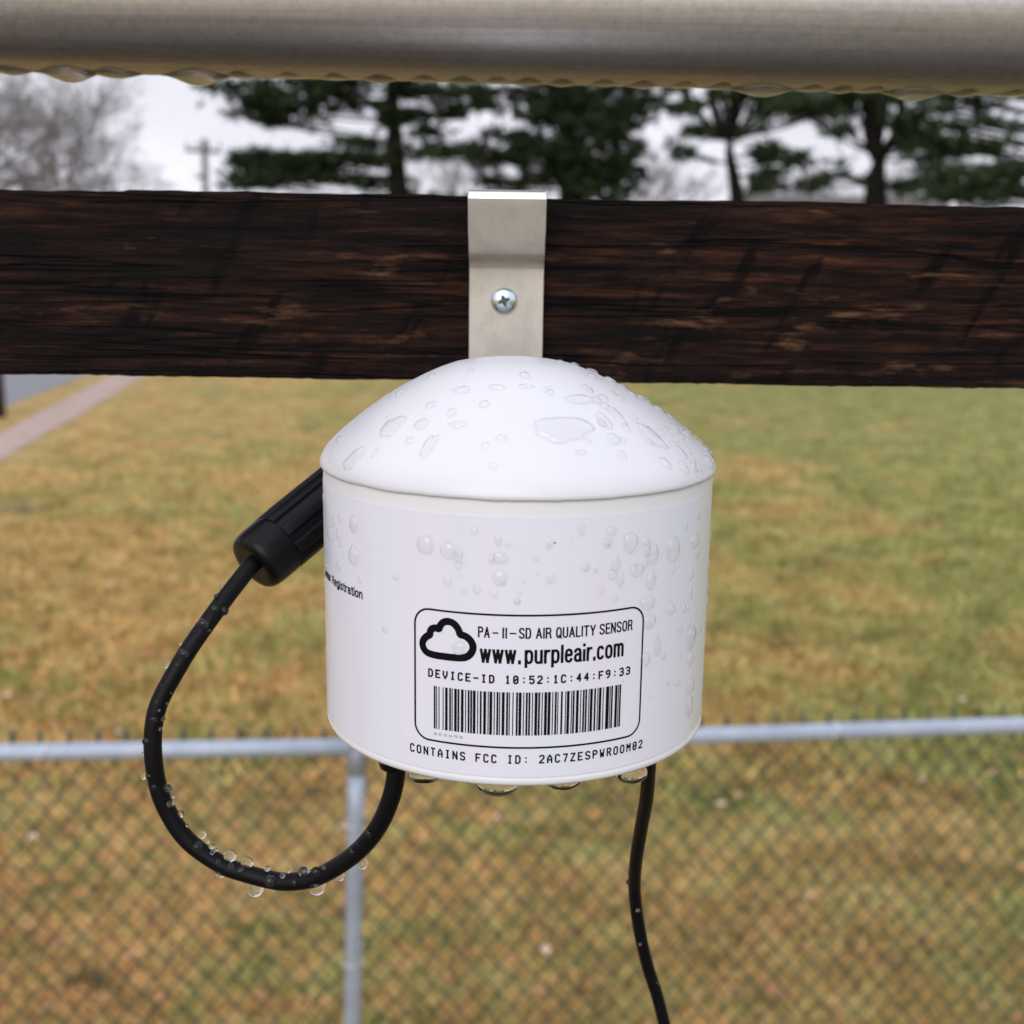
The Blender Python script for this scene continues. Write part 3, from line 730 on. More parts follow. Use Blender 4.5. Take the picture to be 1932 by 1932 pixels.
m2 = N(t, 'ShaderNodeMixShader'); t.links.new(vmath(t, 'MULTIPLY', fr.outputs[0], vmath(t, 'SUBTRACT', 1.0, ge.outputs['Backfacing'])), m2.inputs[0]); t.links.new(m1.outputs[0], m2.inputs[1]); t.links.new(gl.outputs[0], m2.inputs[2])
t.links.new(m2.outputs[0], o_.inputs[0])
def add_drop(pos, nrm, w, h, depth, label_, group=None, mat=None, wob=.15, tail=0.0, name="water_drop", up=Vector((0, 0, 1)), sink=.0, seg=16):
    vs, fs = uv_drop(rngd, seg=seg, wob=wob, tail=tail)
    nrm = nrm.normalized(); yv = (up - nrm * up.dot(nrm)).normalized(); xv = yv.cross(nrm)
    vs = [xv * (v.x * w / 2000) + yv * (v.y * h / 2000) + nrm * (v.z * depth / 1000 - sink / 1000) for v in vs]
    o = link(name, pyd(name, vs, fs), mat or M_WATER)
    o.location = pos
    return tag(o, label_, "water drop", group)
G_BODY = "raindrops on the sensor's white body"
BIG_BODY = {0: "pale raindrop high on the label near the sensor's left edge", 5: "broad raindrop above the registration lettering at the sensor's left",
            8: "large faint round raindrop on the label above the frame's left corner", 9: "bright round raindrop left of the middle of the label, beside the large faint one",
            13: "slanting oval raindrop in the middle of the white label below the lid", 14: "round faint raindrop straight below the slanting oval one",
            21: "wide raindrop tapering downward near the upper right of the label", 23: "leaning raindrop between the tapering and the ring-like one",
            24: "ring-like raindrop with the brightest lower rim at upper right of the label", 25: "raindrop tilted to the right, just below the tapering one",
            30: "long narrow raindrop at the label's right edge, upper of a touching pair", -1: "round raindrop sitting on the printed cloud emblem"}
ZONES = {}
def zone(o, text, key): ZONES.setdefault(text, []).append((key, o))
nb = len(BODY_DROPS)
def body_zone(ph, z):
    col = 'at the sensor\'s left edge' if ph < -50 else 'left of the printed frame' if ph < -28 else 'near the label\'s middle' if ph < 10 else 'on the label\'s right half' if ph < 36 else 'right of the frame' if ph < 58 else 'beside the label'
    row = 'just below the lid' if z > -56 else 'a little below the lid' if z > -61 else 'at mid height' if z > -68.8 else 'at lettering level' if z > -84 else 'at bar code level'
    return 'small raindrop ' + col + ', ' + row
for i, (ph, z, w, h) in enumerate(BODY_DROPS):
    p = rad(ph); lab = BIG_BODY.get(i) or (BIG_BODY[-1] if i == nb - 1 else None)
    group = None if lab else G_BODY
    if not lab:
        lab = ("small raindrop on the left part of the white sensor body" if ph < -38 else "small raindrop in the middle of the white label" if ph < 22
               else "small raindrop on the right part of the white sensor body")
    r = R_BODY + (.06 if ph < 60 else 0)
    o = add_drop(cyl_pt(p, z, r), Vector((math.sin(p), -math.cos(p), 0)), min(w, 4.2) * .95, h, min(w, h) * .24 + .14, lab, group, M_FILM, wob=.22, tail=.25 if h > w * 1.4 else 0)
    if group: zone(o, body_zone(ph, z), ph)
# a few more running down the sides out of the measured list
for i in range(46):
    ph = rngd.choice([rngd.uniform(-95, -62), rngd.uniform(20, 56), rngd.uniform(55, 95), rngd.uniform(-20, 20)]); z = rngd.uniform(-66, -51) if abs(ph) < 40 else rngd.uniform(-96, -51)
    if -55 < ph < 38 and z < -66: z = rngd.uniform(-66, -52)
    w = rngd.uniform(.7, 2.0); p = rad(ph)
    lab = "small raindrop on the left part of the white sensor body" if ph < -38 else "small raindrop in the middle of the white label" if ph < 22 else "small raindrop on the right part of the white sensor body"
    o = add_drop(cyl_pt(p, z, R_BODY + (.06 if ph < 60 else 0)), Vector((math.sin(p), -math.cos(p), 0)), w, w * rngd.uniform(1, 2.2), w * .24 + .12, lab, G_BODY, M_FILM, wob=.25, seg=12)
    zone(o, body_zone(ph, z), ph)
# lid
PZ = [p[1] for p in PROF[2:]]; PRr = [p[0] for p in PROF[2:]]
def lid_pt(ph, z):
    z = max(-45.2, min(-21.7, z))
    r = float(np.interp(z, PZ, PRr)); r2 = float(np.interp(z + .25, PZ, PRr)); dz = .25
    k = (z + 45.7) / 24
    p = mm(AX + r * math.sin(ph) - 1.7 * k, AY - r * math.cos(ph), z)
    slope = (r - r2) / dz
    n_ = Vector((math.sin(ph), -math.cos(ph), slope)).normalized()
    return p, n_
G_LID = "raindrops on the white domed lid"
def lid_zone(ph, z):
    col = 'on the lid\'s left' if ph < -22 else 'on the lid\'s front' if ph < 22 else 'on the lid\'s right front' if ph < 50 else 'on the lid\'s right flank' if ph < 72 else 'on the lid\'s right outline'
    row = 'close to its top' if z > -27 else 'above its middle' if z > -32 else 'below its middle' if z > -38 else 'close to its rim'
    return 'small raindrop ' + col + ', ' + row
BIG_LID = {0: "wide raindrop low on the left front of the domed lid", 1: "short raindrop right beside the wide one on the left front of the lid",
           2: "flat oval raindrop high on the lid's left, under the bracket", 3: "faint curved raindrop at the far left of the lid near its rim",
           5: "long ragged raindrop running down the lid's front left of centre", 11: "largest raindrop, a broad pool right of the middle of the lid",
           12: "flat wide raindrop above the broad pool on the lid", 13: "curved narrow raindrop right of the broad pool", 15: "small oval raindrop below right of the broad pool",
           16: "long curved raindrop at the lid's right front", 18: "slanting raindrop near the rim at the lid's right"}
for i, (ph, z, w, h) in enumerate(DOME_DROPS):
    lab = BIG_LID.get(i); group = None if lab else G_LID
    if not lab: lab = "small raindrop along the lid's right-hand outline" if ph > 62 else "small raindrop near the top of the domed lid" if z > -29 else "small raindrop on the lower slope of the domed lid"
    p, n_ = lid_pt(rad(ph), z)
    o = add_drop(p, n_, w, h, .50 + .07 * min(w, h), lab, group, M_FILM, wob=.5, seg=28 if w > 4 else 18)
    if group: zone(o, lid_zone(ph, z), ph)
for i in range(62):
    ph = rngd.uniform(35, 115) if i < 40 else rngd.uniform(-75, 45); z = rngd.uniform(-43, -24); p, n_ = lid_pt(rad(ph), z); w = rngd.uniform(.9, 2.4)
    lab = "small raindrop along the lid's right-hand outline" if ph > 62 else "small raindrop near the top of the domed lid" if z > -29 else "small raindrop on the lower slope of the domed lid"
    o = add_drop(p, n_, w, w * rngd.uniform(1, 1.6), w * .28 + .12, lab, G_LID, M_FILM, wob=.3); zone(o, lid_zone(math.degrees(0) + ph, z), ph)
# looped cable beads
HANG = {14: None}
named = {4: "bright raindrop hanging from the right side of the looped cable just below the plug", 21: "dark round raindrop standing out from the leftmost bend of the cable",
         24: "round raindrop on the inner side of the cable at lower left", 31: "round raindrop on the cable's front where it turns toward the bottom",
         34: "tall clear raindrop on top of the cable, left of the lowest stretch", 35: "clear raindrop next right of the tall one on top of the cable",
         39: "clear drop hanging under the cable at lower left", 47: "grey shiny raindrop on top of the lowest stretch, left of a touching pair", 48: "grey raindrop on top of the lowest stretch, right of a touching pair",
         45: "big flat raindrop on the front of the cable's lowest stretch", 55: "dark raindrop on the cable's rising right-hand stretch",
         56: "largest clear drop hanging under the looped cable, left of its lowest point", 57: "wide clear drop hanging under the cable right of its lowest point",
         58: "small drop hanging under the cable, between the wide one and the fence post", 59: "clear drop hanging in front of the fence post from the cable"}
for i, (x, y, z, r) in enumerate(CABLE_DROPS):
    lab = named.get(i); group = None if lab else "raindrops on the looped cable"
    if not lab: lab = "tiny raindrop on the upper left run of the looped cable" if z > -112 else "tiny raindrop on the lower left bend of the looped cable" if x < -62 else "tiny raindrop on the bottom stretch of the looped cable"
    hang = i in (4, 39, 40, 56, 57, 58, 59)
    o = add_drop(mm(x, y, z), Vector((0, -1, .15)), 2 * r, 2 * r * (1.12 if hang else .97), r * .92, lab, group, wob=.08, seg=20)
    if group:
        zt_ = ("tiny raindrop on the looped cable just below the plug" if z > -88 else "tiny raindrop on the looped cable's upper left run" if z > -103 else "tiny raindrop on the looped cable's leftmost bend" if z > -117
               else "tiny raindrop on the looped cable's lower left curve" if x < -66 else "tiny raindrop on the looped cable left of its lowest point" if x < -48 else "tiny raindrop on the looped cable right of its lowest point")
        zone(o, zt_, -z if z > -117 else x + 1000)
for k, (x, y, z, r) in enumerate([(31.3, 279.8, -156.0, .75), (34.0, 280.6, -164.5, .5), (35.2, 283.4, -176.0, .45), (40.4, 286.0, -189.0, .5)]):
    add_drop(mm(x, y, z), Vector((0, -1, .15)), 2 * r, 2 * r, r * .9, ("raindrop standing out from the left side of the thin straight cable", "tiny raindrop on the thin straight cable just below its bend",
             "tiny raindrop low on the thin straight cable", "lowest tiny raindrop on the thin straight cable")[k], None, wob=.05)
# three drops hanging under the foot ring
for (x, y, z), w, h, dp, lab in zip(UND, (9.0, 7.4, 7.4, 7.0), (5.6, 3.6, 4.6, 2.6), (3.2, 2.2, 2.8, 2.0),
        ("largest clear drop hanging from the middle of the sensor's bottom rim", "shallow drop on the bottom rim right of the largest one", "clear drop on the bottom rim beside the thin right-hand cable",
         "faint shallow drop on the bottom rim right of the left-hand cable")):
    add_drop(mm(x, y + .9, z - .7), Vector((0, -1, 0)), w, h, dp, lab, wob=.05, seg=28)
# drops along the underside of the pipe
PD = [(61, 3.4, 1.2), (164, 5.2, 2.9), (248, 4.6, 1.4), (393, 5.4, 3.0), (470, 3, .9), (560, 3.2, .9), (640, 3.0, .8), (720, 3.5, 1.2), (800, 3.4, 1.0), (868, 3.2, 1.2), (930, 3, 1.0), (985, 3.5, 1.3), (1045, 3, 1.0),
      (1120, 3.2, 1.1), (1190, 3.3, 1.2), (1262, 3.2, 1.2), (1330, 3.0, 1.0), (1405, 5.6, 2.2), (1490, 3.2, 1.2), (1545, 3.1, 1.2), (1600, 3.4, 1.3), (1676, 5.2, 2.4), (1765, 3.2, 1.2), (1850, 3.5, 1.4), (1905, 3, 1.2)]
PLAB = {0: "shallow drip at the far left of the pipe's underside", 1: "full round drip under the pipe in front of the bare tree", 2: "broad shallow drip between two full ones at the pipe's left",
        3: "full round drip under the pipe above the utility pole", 17: "full drip under the pipe in front of the forked tree", 21: "full drip under the pipe near the right edge"}
for i, (u, w, h) in enumerate(PD):
    x = (u - 966) / 2253 * .352
    c = pa + (pb - pa) * ((x + 1.3) / 2.6)
    lab = PLAB.get(i) or "small drip on the middle and right of the pipe's underside"
    if i not in PLAB: w, h = w * .8, h * (.18 + .5 * ((i * 7) % 5) / 4)
    hw = w * 1.9; vs, fs = [], []; nx_, na = 20, 14
    for ix in range(nx_ + 1):
        fx_ = -1 + 2 * ix / nx_; k = .5 + .5 * math.cos(math.pi * fx_)
        half = .4 + 5.2 * k ** .6; dep = h * (.06 + .94 * k)
        for ia in range(na):
            a = 2 * math.pi * ia / na
            yy = math.cos(a) * half; zz = -math.sqrt(max(0, PR ** 2 - yy ** 2)) + PR
            zz += -math.sin(a) * dep * .95 if math.sin(a) > 0 else .5
            vs.append(Vector((fx_ * hw / 1000, yy / 1000, zz / 1000)))
    for ix in range(nx_):
        for ia in range(na):
            q = ix * na + ia; r_ = ix * na + (ia + 1) % na; fs.append((q, r_, r_ + na, q + na))
    fs.append(tuple(range(na))); fs.append(tuple(nx_ * na + ia for ia in reversed(range(na))))
    bm = bmesh.new(); bm.from_mesh(pyd("water_drop", vs, fs)); bmesh.ops.recalc_face_normals(bm, faces=bm.faces)
    o = link("water_drop", bm, M_WATER); o.location = c - Vector((0, 0, PR / 1000))
    tag(o, lab, "water drop", None if i in PLAB else "small drips under the pipe")
    if i not in PLAB:
        zone(o, "small drip under the pipe " + ("above the tall layered pine" if u < 840 else "above the metal bracket" if u < 1050 else "above the dense pine" if u < 1290 else "above the slender forked tree" if u < 1520 else "above the stouter forked tree" if u < 1740 else "near the right edge"), u)
ORD = "first second third fourth fifth sixth seventh eighth ninth tenth eleventh twelfth thirteenth fourteenth fifteenth sixteenth seventeenth eighteenth nineteenth twentieth".split()
for text, items in ZONES.items():
    items.sort(key=lambda it: it[0])
    for k, (key, o) in enumerate(items):
        side = "top" if ("cable" in text and ("run" in text or "plug" in text or "leftmost" in text)) else "left"
        o['label'] = text if len(items) == 1 else text + ", " + (ORD[k] + " from the " + side if k else ("topmost" if side == "top" else "leftmost"))
# ---------------------------------------------------------------- view helper for far scenery (direction through a point of the photograph, at a distance)
CM = cam.matrix_world.copy()
def at(u, v, y):
    d = CM.to_3x3() @ Vector(((u - 966) / 2253, -(v - 966) / 2253, -1))
    return Vector((0, 0, H)) + d * (y / d.y)

# ---------------------------------------------------------------- ground
def grass_nodes(name, rough=.9, island=False):
    m, t, b = material(name, (.2, .15, .05), rough, spec=.25)
    c = N(t, 'ShaderNodeNewGeometry').outputs['Position']
    big = noise_node(t, .55, 5, .62, vec=c, dist=.6)
    midn = noise_node(t, 2.6, 5, .6, vec=c, dist=.4)
    fine = noise_node(t, 9, 6, .75, vec=c)
    speck = noise_node(t, 48, 3, .6, vec=c)
    tan_ = ramp(t, midn, [(.30, (.19, .125, .042)), (.48, (.345, .24, .082)), (.70, (.47, .35, .145))])
    grn = ramp(t, midn, [(.3, (.11, .135, .03)), (.55, (.225, .235, .07)), (.8, (.33, .32, .12))])
    gm = vmath(t, 'ADD', vmath(t, 'MULTIPLY', big, .75), vmath(t, 'MULTIPLY', fine, .42))
    gm = vmath(t, 'ADD', gm, vmath(t, 'MULTIPLY', midn, .12))
    # greener far out, more straw-coloured close to the fence and to the left
    sx_ = N(t, 'ShaderNodeSeparateXYZ'); t.links.new(c, sx_.inputs[0])
    far = N(t, 'ShaderNodeMapRange'); far.inputs[1].default_value = 4; far.inputs[2].default_value = 16; far.inputs[3].default_value = -.03; far.inputs[4].default_value = .03
    t.links.new(sx_.outputs[1], far.inputs[0])
    gm = vmath(t, 'ADD', gm, far.outputs[0])
    gm = vmath(t, 'ADD', gm, vmath(t, 'MULTIPLY', sx_.outputs[0], .012))
    base = mixc(t, ramp(t, gm, [(.575, 0.0), (.70, .9)]), tan_, grn)
    nr = N(t, 'ShaderNodeMapRange'); nr.inputs[1].default_value = 3; nr.inputs[2].default_value = 9; nr.inputs[3].default_value = .07; nr.inputs[4].default_value = .0
    t.links.new(sx_.outputs[1], nr.inputs[0])
    xr = N(t, 'ShaderNodeMapRange'); xr.inputs[1].default_value = -1.6; xr.inputs[2].default_value = 1.6; xr.inputs[3].default_value = .035; xr.inputs[4].default_value = -.05
    t.links.new(sx_.outputs[0], xr.inputs[0])
    rn = vmath(t, 'ADD', vmath(t, 'ADD', noise_node(t, 6.5, 4, .7, vec=c), nr.outputs[0]), xr.outputs[0])
    base = mixc(t, ramp(t, rn, [(.53, 0.0), (.70, .75)]), base, (.52, .29, .115))
    dk = ramp(t, speck, [(.30, .50), (.46, 1.0), (.70, 1.25)])
    base = mixc(t, 1.0, base, dk, 'MULTIPLY')
    if island:
        rp = N(t, 'ShaderNodeNewGeometry').outputs['Random Per Island']
        base = mixc(t, 1.0, base, ramp(t, rp, [(0, .95), (.5, 1.25), (1, 1.65)]), 'MULTIPLY')
    t.links.new(base, b.inputs['Base Color'])
    return m, t, b, fine
M_GROUND, t, b, fine = grass_nodes("lawn")
bump(t, b, fine, .8, .02)
M_BLADE, t, b, fine = grass_nodes("grass_blades", .85, True)

def ground_h(x, y): return 0.0
vs, fs = [], []
xs = [-400, -150, -60, -25, -14, -8, -4, 0, 4, 8, 14, 25, 60, 150, 400]; ys = [-60, -10, 0, 3, 6, 10, 16, 24, 40, 80, 160, 400, 900]
for y in ys:
    for x in xs: vs.append((x, y, 0))
for j in range(len(ys) - 1):
    for i in range(len(xs) - 1):
        a = j * len(xs) + i; fs.append((a, a + 1, a + len(xs) + 1, a + len(xs)))
gr = link("lawn_ground", pyd("lawn_ground", vs, fs), M_GROUND); tag(gr, kind='structure')
# concrete footpath and wet road at the left
def sheet(name, edgeA, edgeB, z, mat, th=0.0):
    vs = [(a[0], a[1], z) for a in edgeA] + [(a[0], a[1], z) for a in edgeB]
    n = len(edgeA); fs = [(i, n + i, n + i + 1, i + 1) for i in range(n - 1)]
    bm = bmesh.new(); bm.from_mesh(pyd(name, vs, fs)); bmesh.ops.recalc_face_normals(bm, faces=bm.faces)
    for f_ in bm.faces:
        if f_.normal.z < 0: f_.normal_flip()
    o = link(name, bm, mat, smooth=False); return tag(o, kind='structure')
def ext(p, q, lo, hi, n=14):
    d = Vector((q[0] - p[0], q[1] - p[1])) ; return [(p[0] + d.x * k, p[1] + d.y * k) for k in [lo + (hi - lo) * i / n for i in range(n + 1)]]
def wob(line, a=.05):
    return [(x + a * noise.noise(Vector((x, y * .7, 2))), y) for x, y in line]
M_PATH, t, b = material("concrete_path", (.38, .29, .25), .8)
t.links.new(ramp(t, noise_node(t, 3, 5), [(.3, (.33, .245, .21)), (.7, (.44, .34, .295))]), b.inputs['Base Color'])
M_ROAD, t, b = material("wet_asphalt", (.20, .20, .22), .45)
t.links.new(ramp(t, noise_node(t, 1.5, 5), [(.3, (.155, .158, .178)), (.7, (.20, .203, .225))]), b.inputs['Base Color'])
PL = ext(G['pLn'], G['pLf'], -3.2, 2.2, 20); PRt = ext(G['pRn'], G['pRf'], -2.5, 1.7, 20)
def clip(line): return line
yl = [46 - i * 2.0 for i in range(24)]
def xa(p, q, y): return p[0] + (q[0] - p[0]) * (y - p[1]) / (q[1] - p[1])
A_ = wob([(xa(G['pLn'], G['pLf'], y), y) for y in yl]); B_ = wob([(xa(G['pRn'], G['pRf'], y), y) for y in yl])
sheet("footpath", A_, B_, .008, M_PATH)
R_ = wob([(xa(G['rn'], G['rf'], y), y) for y in yl], .03)
sheet("road", [(x - 7.5, y) for x, y in R_], R_, .006, M_ROAD)
# lawn blades
def blades(name, n, ymin, ymax, hmin, hmax, wid, seed, mat, spread=.475):
    rg = np.random.RandomState(seed)
    yy = ymin + (ymax - ymin) * rg.beta(1.0, 1.9, n); xx = rg.uniform(-1, 1, n) * (yy * spread + .25)
    keep = ~(xx < (-8.02 + (yy - 23.69) * (1.16 / -7.88)) * 1 + 1.0 + (yy - 15) * .0) | (yy < 13)
    xx, yy = xx[keep], yy[keep]; n = len(xx)
    h = rg.uniform(hmin, hmax, n); a = rg.uniform(0, 2 * np.pi, n); w = wid * rg.uniform(.6, 1.4, n)
    lx = rg.normal(0, .7, n) * h; ly = rg.normal(0, .7, n) * h
    V = np.empty((n, 3, 3)); dx, dy = np.cos(a) * w, np.sin(a) * w
    V[:, 0] = np.stack([xx - dx, yy - dy, np.zeros(n)], 1); V[:, 1] = np.stack([xx + dx, yy + dy, np.zeros(n)], 1)
    V[:, 2] = np.stack([xx + lx, yy + ly, h], 1)
    m = bpy.data.meshes.new(name); m.vertices.add(3 * n); m.vertices.foreach_set('co', V.reshape(-1))
    m.loops.add(3 * n); m.loops.foreach_set('vertex_index', np.arange(3 * n)); m.polygons.add(n)
    m.polygons.foreach_set('loop_start', np.arange(0, 3 * n, 3)); m.polygons.foreach_set('loop_total', np.full(n, 3)); m.update()
    return link(name, m, mat, smooth=False)
o = blades("short_grass", 75000, 3.0, 16.0, .02, .055, .006, 3, M_BLADE); tag(o, kind='stuff')
o = blades("rough_grass", 30000, 5.0, 26.0, .03, .08, .014, 4, M_BLADE); tag(o, kind='stuff')
# fallen leaves and scraps lying in the grass
M_LEAF, t, b = material("dry_leaves", (.3, .15, .07), .7)
rp = N(t, 'ShaderNodeNewGeometry').outputs['Random Per Island']
t.links.new(ramp(t, rp, [(0, (.10, .045, .022)), (.35, (.30, .125, .055)), (.7, (.42, .20, .10)), (.93, (.50, .33, .17)), (1, (.72, .56, .42))]), b.inputs['Base Color'])
rg = random.Random(5); vs, fs = [], []
for i in range(900):
    y = math.sqrt(rg.uniform(9, 81)); x = rg.uniform(-1, 1) * (y * .475 + .2)
    if rg.random() < (x / (y * .475) + 1) * .30: continue
    s_ = rg.uniform(.008, .026); a = rg.uniform(0, 6.28); k = len(vs); z = .03 + rg.uniform(0, .02)
    for j in range(5):
        aa = a + j * 2 * math.pi / 5; vs.append((x + math.cos(aa) * s_ * (1.3 if j == 0 else .8), y + math.sin(aa) * s_, z + rg.uniform(-.008, .012)))
    fs += [(k, k + 1, k + 2), (k, k + 2, k + 3), (k, k + 3, k + 4)]
o = link("fallen_leaves", pyd("fallen_leaves", vs, fs), M_LEAF, smooth=False); tag(o, kind='stuff')
# small bare-earth scrape in the lawn at the left
M_EARTH, t, b = material("bare_earth", (.11, .085, .05), .9)
t.links.new(ramp(t, noise_node(t, 8, 4), [(.3, (.17, .125, .068)), (.7, (.26, .195, .105))]), b.inputs['Base Color'])
P0 = at(36, 958, 1); d = P0 - Vector((0, 0, H)); P0 = Vector((0, 0, H)) + d * (H / -d.z)
vs = [(P0.x, P0.y, .02)]; n = 22
for k in range(n):
    a = 2 * math.pi * k / n; w = 1 + .8 * noise.noise(Vector((math.cos(a) * 2, math.sin(a) * 2, 5)))
    vs.append((P0.x + .27 * w * math.cos(a), P0.y + .22 * w * math.sin(a), .006))
o = link("bare_earth_patch", pyd("patch", vs, [(0, 1 + k, 1 + (k + 1) % n) for k in range(n)]), M_EARTH, smooth=False); tag(o, kind='structure')

# ---------------------------------------------------------------- chain link fence
fence = empty("chain_link_fence", (-.385, 2.735, 0), "low chain link fence with galvanised top rail and green wire mesh crossing the yard", "fence")
JX, JY, JZ = -.385, 2.735, H - 1.180
SL, SR = .07, .122
def fx(x): return JY + (x - JX) * (SL if x < JX else SR)
RF = .0212
def ftube(name, pts, r, mat, n=20, parent=fence, caps=True):
    vs, fs = [], []; tube(vs, fs, pts, r, n, caps)
    return link(name, pyd(name, [Vector(v) - fence.location for v in vs], fs), mat, parent)
def seg(a, b_, n=10): return [a + (b_ - a) * i / n for i in range(n + 1)]
ftube("top_rail", seg(Vector((-2.4, fx(-2.4), JZ + .000)), Vector((JX, JY, JZ + .006))), RF, M_GALV)
ftube("top_rail", seg(Vector((JX + .004, JY + .001, JZ + .004)), Vector((2.4, fx(2.4), JZ + .002))), RF, M_GALV)
lean = Vector((-.012, 0, 0))
ptop = Vector((JX + .012, JY + .0, JZ - .030)); pbot = Vector((JX - .022, JY, .0))
post = ftube("post", seg(pbot, ptop - Vector((0, 0, .03))), .0215, M_GALV)
ftube("post_cap", [ptop - Vector((0, 0, .032)), ptop - Vector((0, 0, .028)), ptop, ptop + Vector((0, 0, .022)), ptop + Vector((0, 0, .04))], [.0235, .0250, .0250, .024, .012], M_SEAM)
ftube("post", seg(Vector((-2.36, fx(-2.36), 0)), Vector((-2.36, fx(-2.36), JZ - .01))), .0215, M_GALV)
ftube("post", seg(Vector((2.36, fx(2.36), 0)), Vector((2.36, fx(2.36), JZ - .01))), .0215, M_GALV)
# zigzag wires; meshes shared between alike wires
DW, DH, WR = .0675, .0840, .0024
ztop = JZ + .004
nz2 = int((ztop - .06) / (DH / 2))
def wire_mesh(flip):
    vs, fs = [], []; pts = []
    for k in range(nz2 + 1):
        side = (k % 2) ^ flip
        z = -k * DH / 2
        pts.append(Vector((DW / 4 * (1 if side else -1) * 1.04, (.0018 if side else -.0018), z)))
    # rounded knuckles
    P = []
    for i, p in enumerate(pts):
        if 0 < i < len(pts) - 1:
            a = (pts[i - 1] - p).normalized() * .0035; c = (pts[i + 1] - p).normalized() * .0035
            P += [p + a, p + c]
        else: P.append(p)
    if not flip:                                  # twisted barb sticking up above the rail
        s_ = pts[0]
        P = [s_ + Vector((.0035, .001, .040)), s_ + Vector((-.003, -.003, .034)), s_ + Vector((.003, .003, .022)), s_ + Vector((-.0025, -.002, .011))] + P
    else:
        s_ = pts[0]
        P = [s_ + Vector((-.0035, .001, .044)), s_ + Vector((.003, .003, .033)), s_ + Vector((-.003, -.003, .022)), s_ + Vector((.0025, .002, .011))] + P
    tube(vs, fs, P, [WR * 1.5] * 4 + [WR] * (len(P) - 4), 5)
    return vs, fs
wm = []
for flip in (0, 1):
    vs, fs = wire_mesh(flip); m = pyd("wire", vs, fs); m.materials.append(M_VINYL); m.polygons.foreach_set('use_smooth', [True] * len(m.polygons)); wm.append(m)
x = -2.33; i = 0
while x < 2.33:
    o = bpy.data.objects.new("wire", wm[i % 2]); COL.objects.link(o); o.parent = fence
    yy = fx(x) + RF + .004
    o.location = Vector((x, yy, ztop)) - fence.location
    o.rotation_euler = (0, 0, math.atan(SL if x < JX else SR))
    x += DW / 2; i += 1
# tie wires
def ring_pts(c, ax, r, a0, a1, n=18, drift=.004):
    ax = ax.normalized(); u_, v_ = frame_for(ax)
    return [c + (u_ * math.cos(a0 + (a1 - a0) * k / n) + v_ * math.sin(a0 + (a1 - a0) * k / n)) * r + ax * drift * (k / n - .5) for k in range(n + 1)]
for u in (780, 1597, 120):
    xx = (u - 966) / 2253 * 2.75 * 1.08
    ax = Vector((1, SL if xx < JX else SR, 0)); c = Vector((xx, fx(xx), JZ + .004))
    ftube("tie_wire", ring_pts(c, ax, RF + .003, 0, 2 * math.pi * .98, drift=.012), .0028, M_TIE, 6)
for z_, tail in ((JZ - .195, Vector((.055, -.02, .035))), (JZ - .575, Vector((.05, -.02, .045)))):
    c = Vector((JX - .006, JY, z_))
    pts = ring_pts(c, Vector((.10, .0, 1)), .0215 + .004, rad(0), rad(330), drift=.006)
    pts = pts + [pts[-1] + tail * .4, pts[-1] + tail]
    ftube("tie_wire", pts, .0022, M_TIE, 6)

# ---------------------------------------------------------------- trees
M_BARK, t, b = material("dark_bark", (.03, .025, .02), .95, spec=.05)
t.links.new(ramp(t, noise_node(t, 6, 5, stretch=(1, 1, .25)), [(.3, (.005, .0045, .004)), (.7, (.016, .013, .011))]), b.inputs['Base Color'])
M_BARKG, t, b = material("grey_bark", (.12, .10, .085), .9)
t.links.new(ramp(t, noise_node(t, 6, 5), [(.3, (.09, .082, .078)), (.7, (.16, .148, .14))]), b.inputs['Base Color'])
def needle_mat(name, a, c):
    m, t, b = material(name, a, .75, spec=.25)
    rp = N(t, 'ShaderNodeNewGeometry').outputs['Random Per Island']
    t.links.new(ramp(t, rp, [(0, a), (1, c)]), b.inputs['Base Color'])
    return m
M_NEEDLE = needle_mat("pine_needles", (.008, .016, .007), (.030, .050, .016))
M_NEEDLE2 = needle_mat("pine_needles_pale", (.014, .028, .012), (.050, .075, .030))
def needle_clump(vs, fs, c, s_, rg, n=6):
    for k in range(n):
        d = Vector((rg.gauss(0, 1), rg.gauss(0, 1), rg.gauss(0, .6) + .25)).normalized()
        sd = d.cross(Vector((rg.gauss(0, 1), rg.gauss(0, 1), rg.gauss(0, 1)))).normalized() * s_ * .16
        L_ = s_ * rg.uniform(.6, 1.2); i0 = len(vs)
        vs += [c - sd, c + sd, c + d * L_]; fs.append((i0, i0 + 1, i0 + 2))
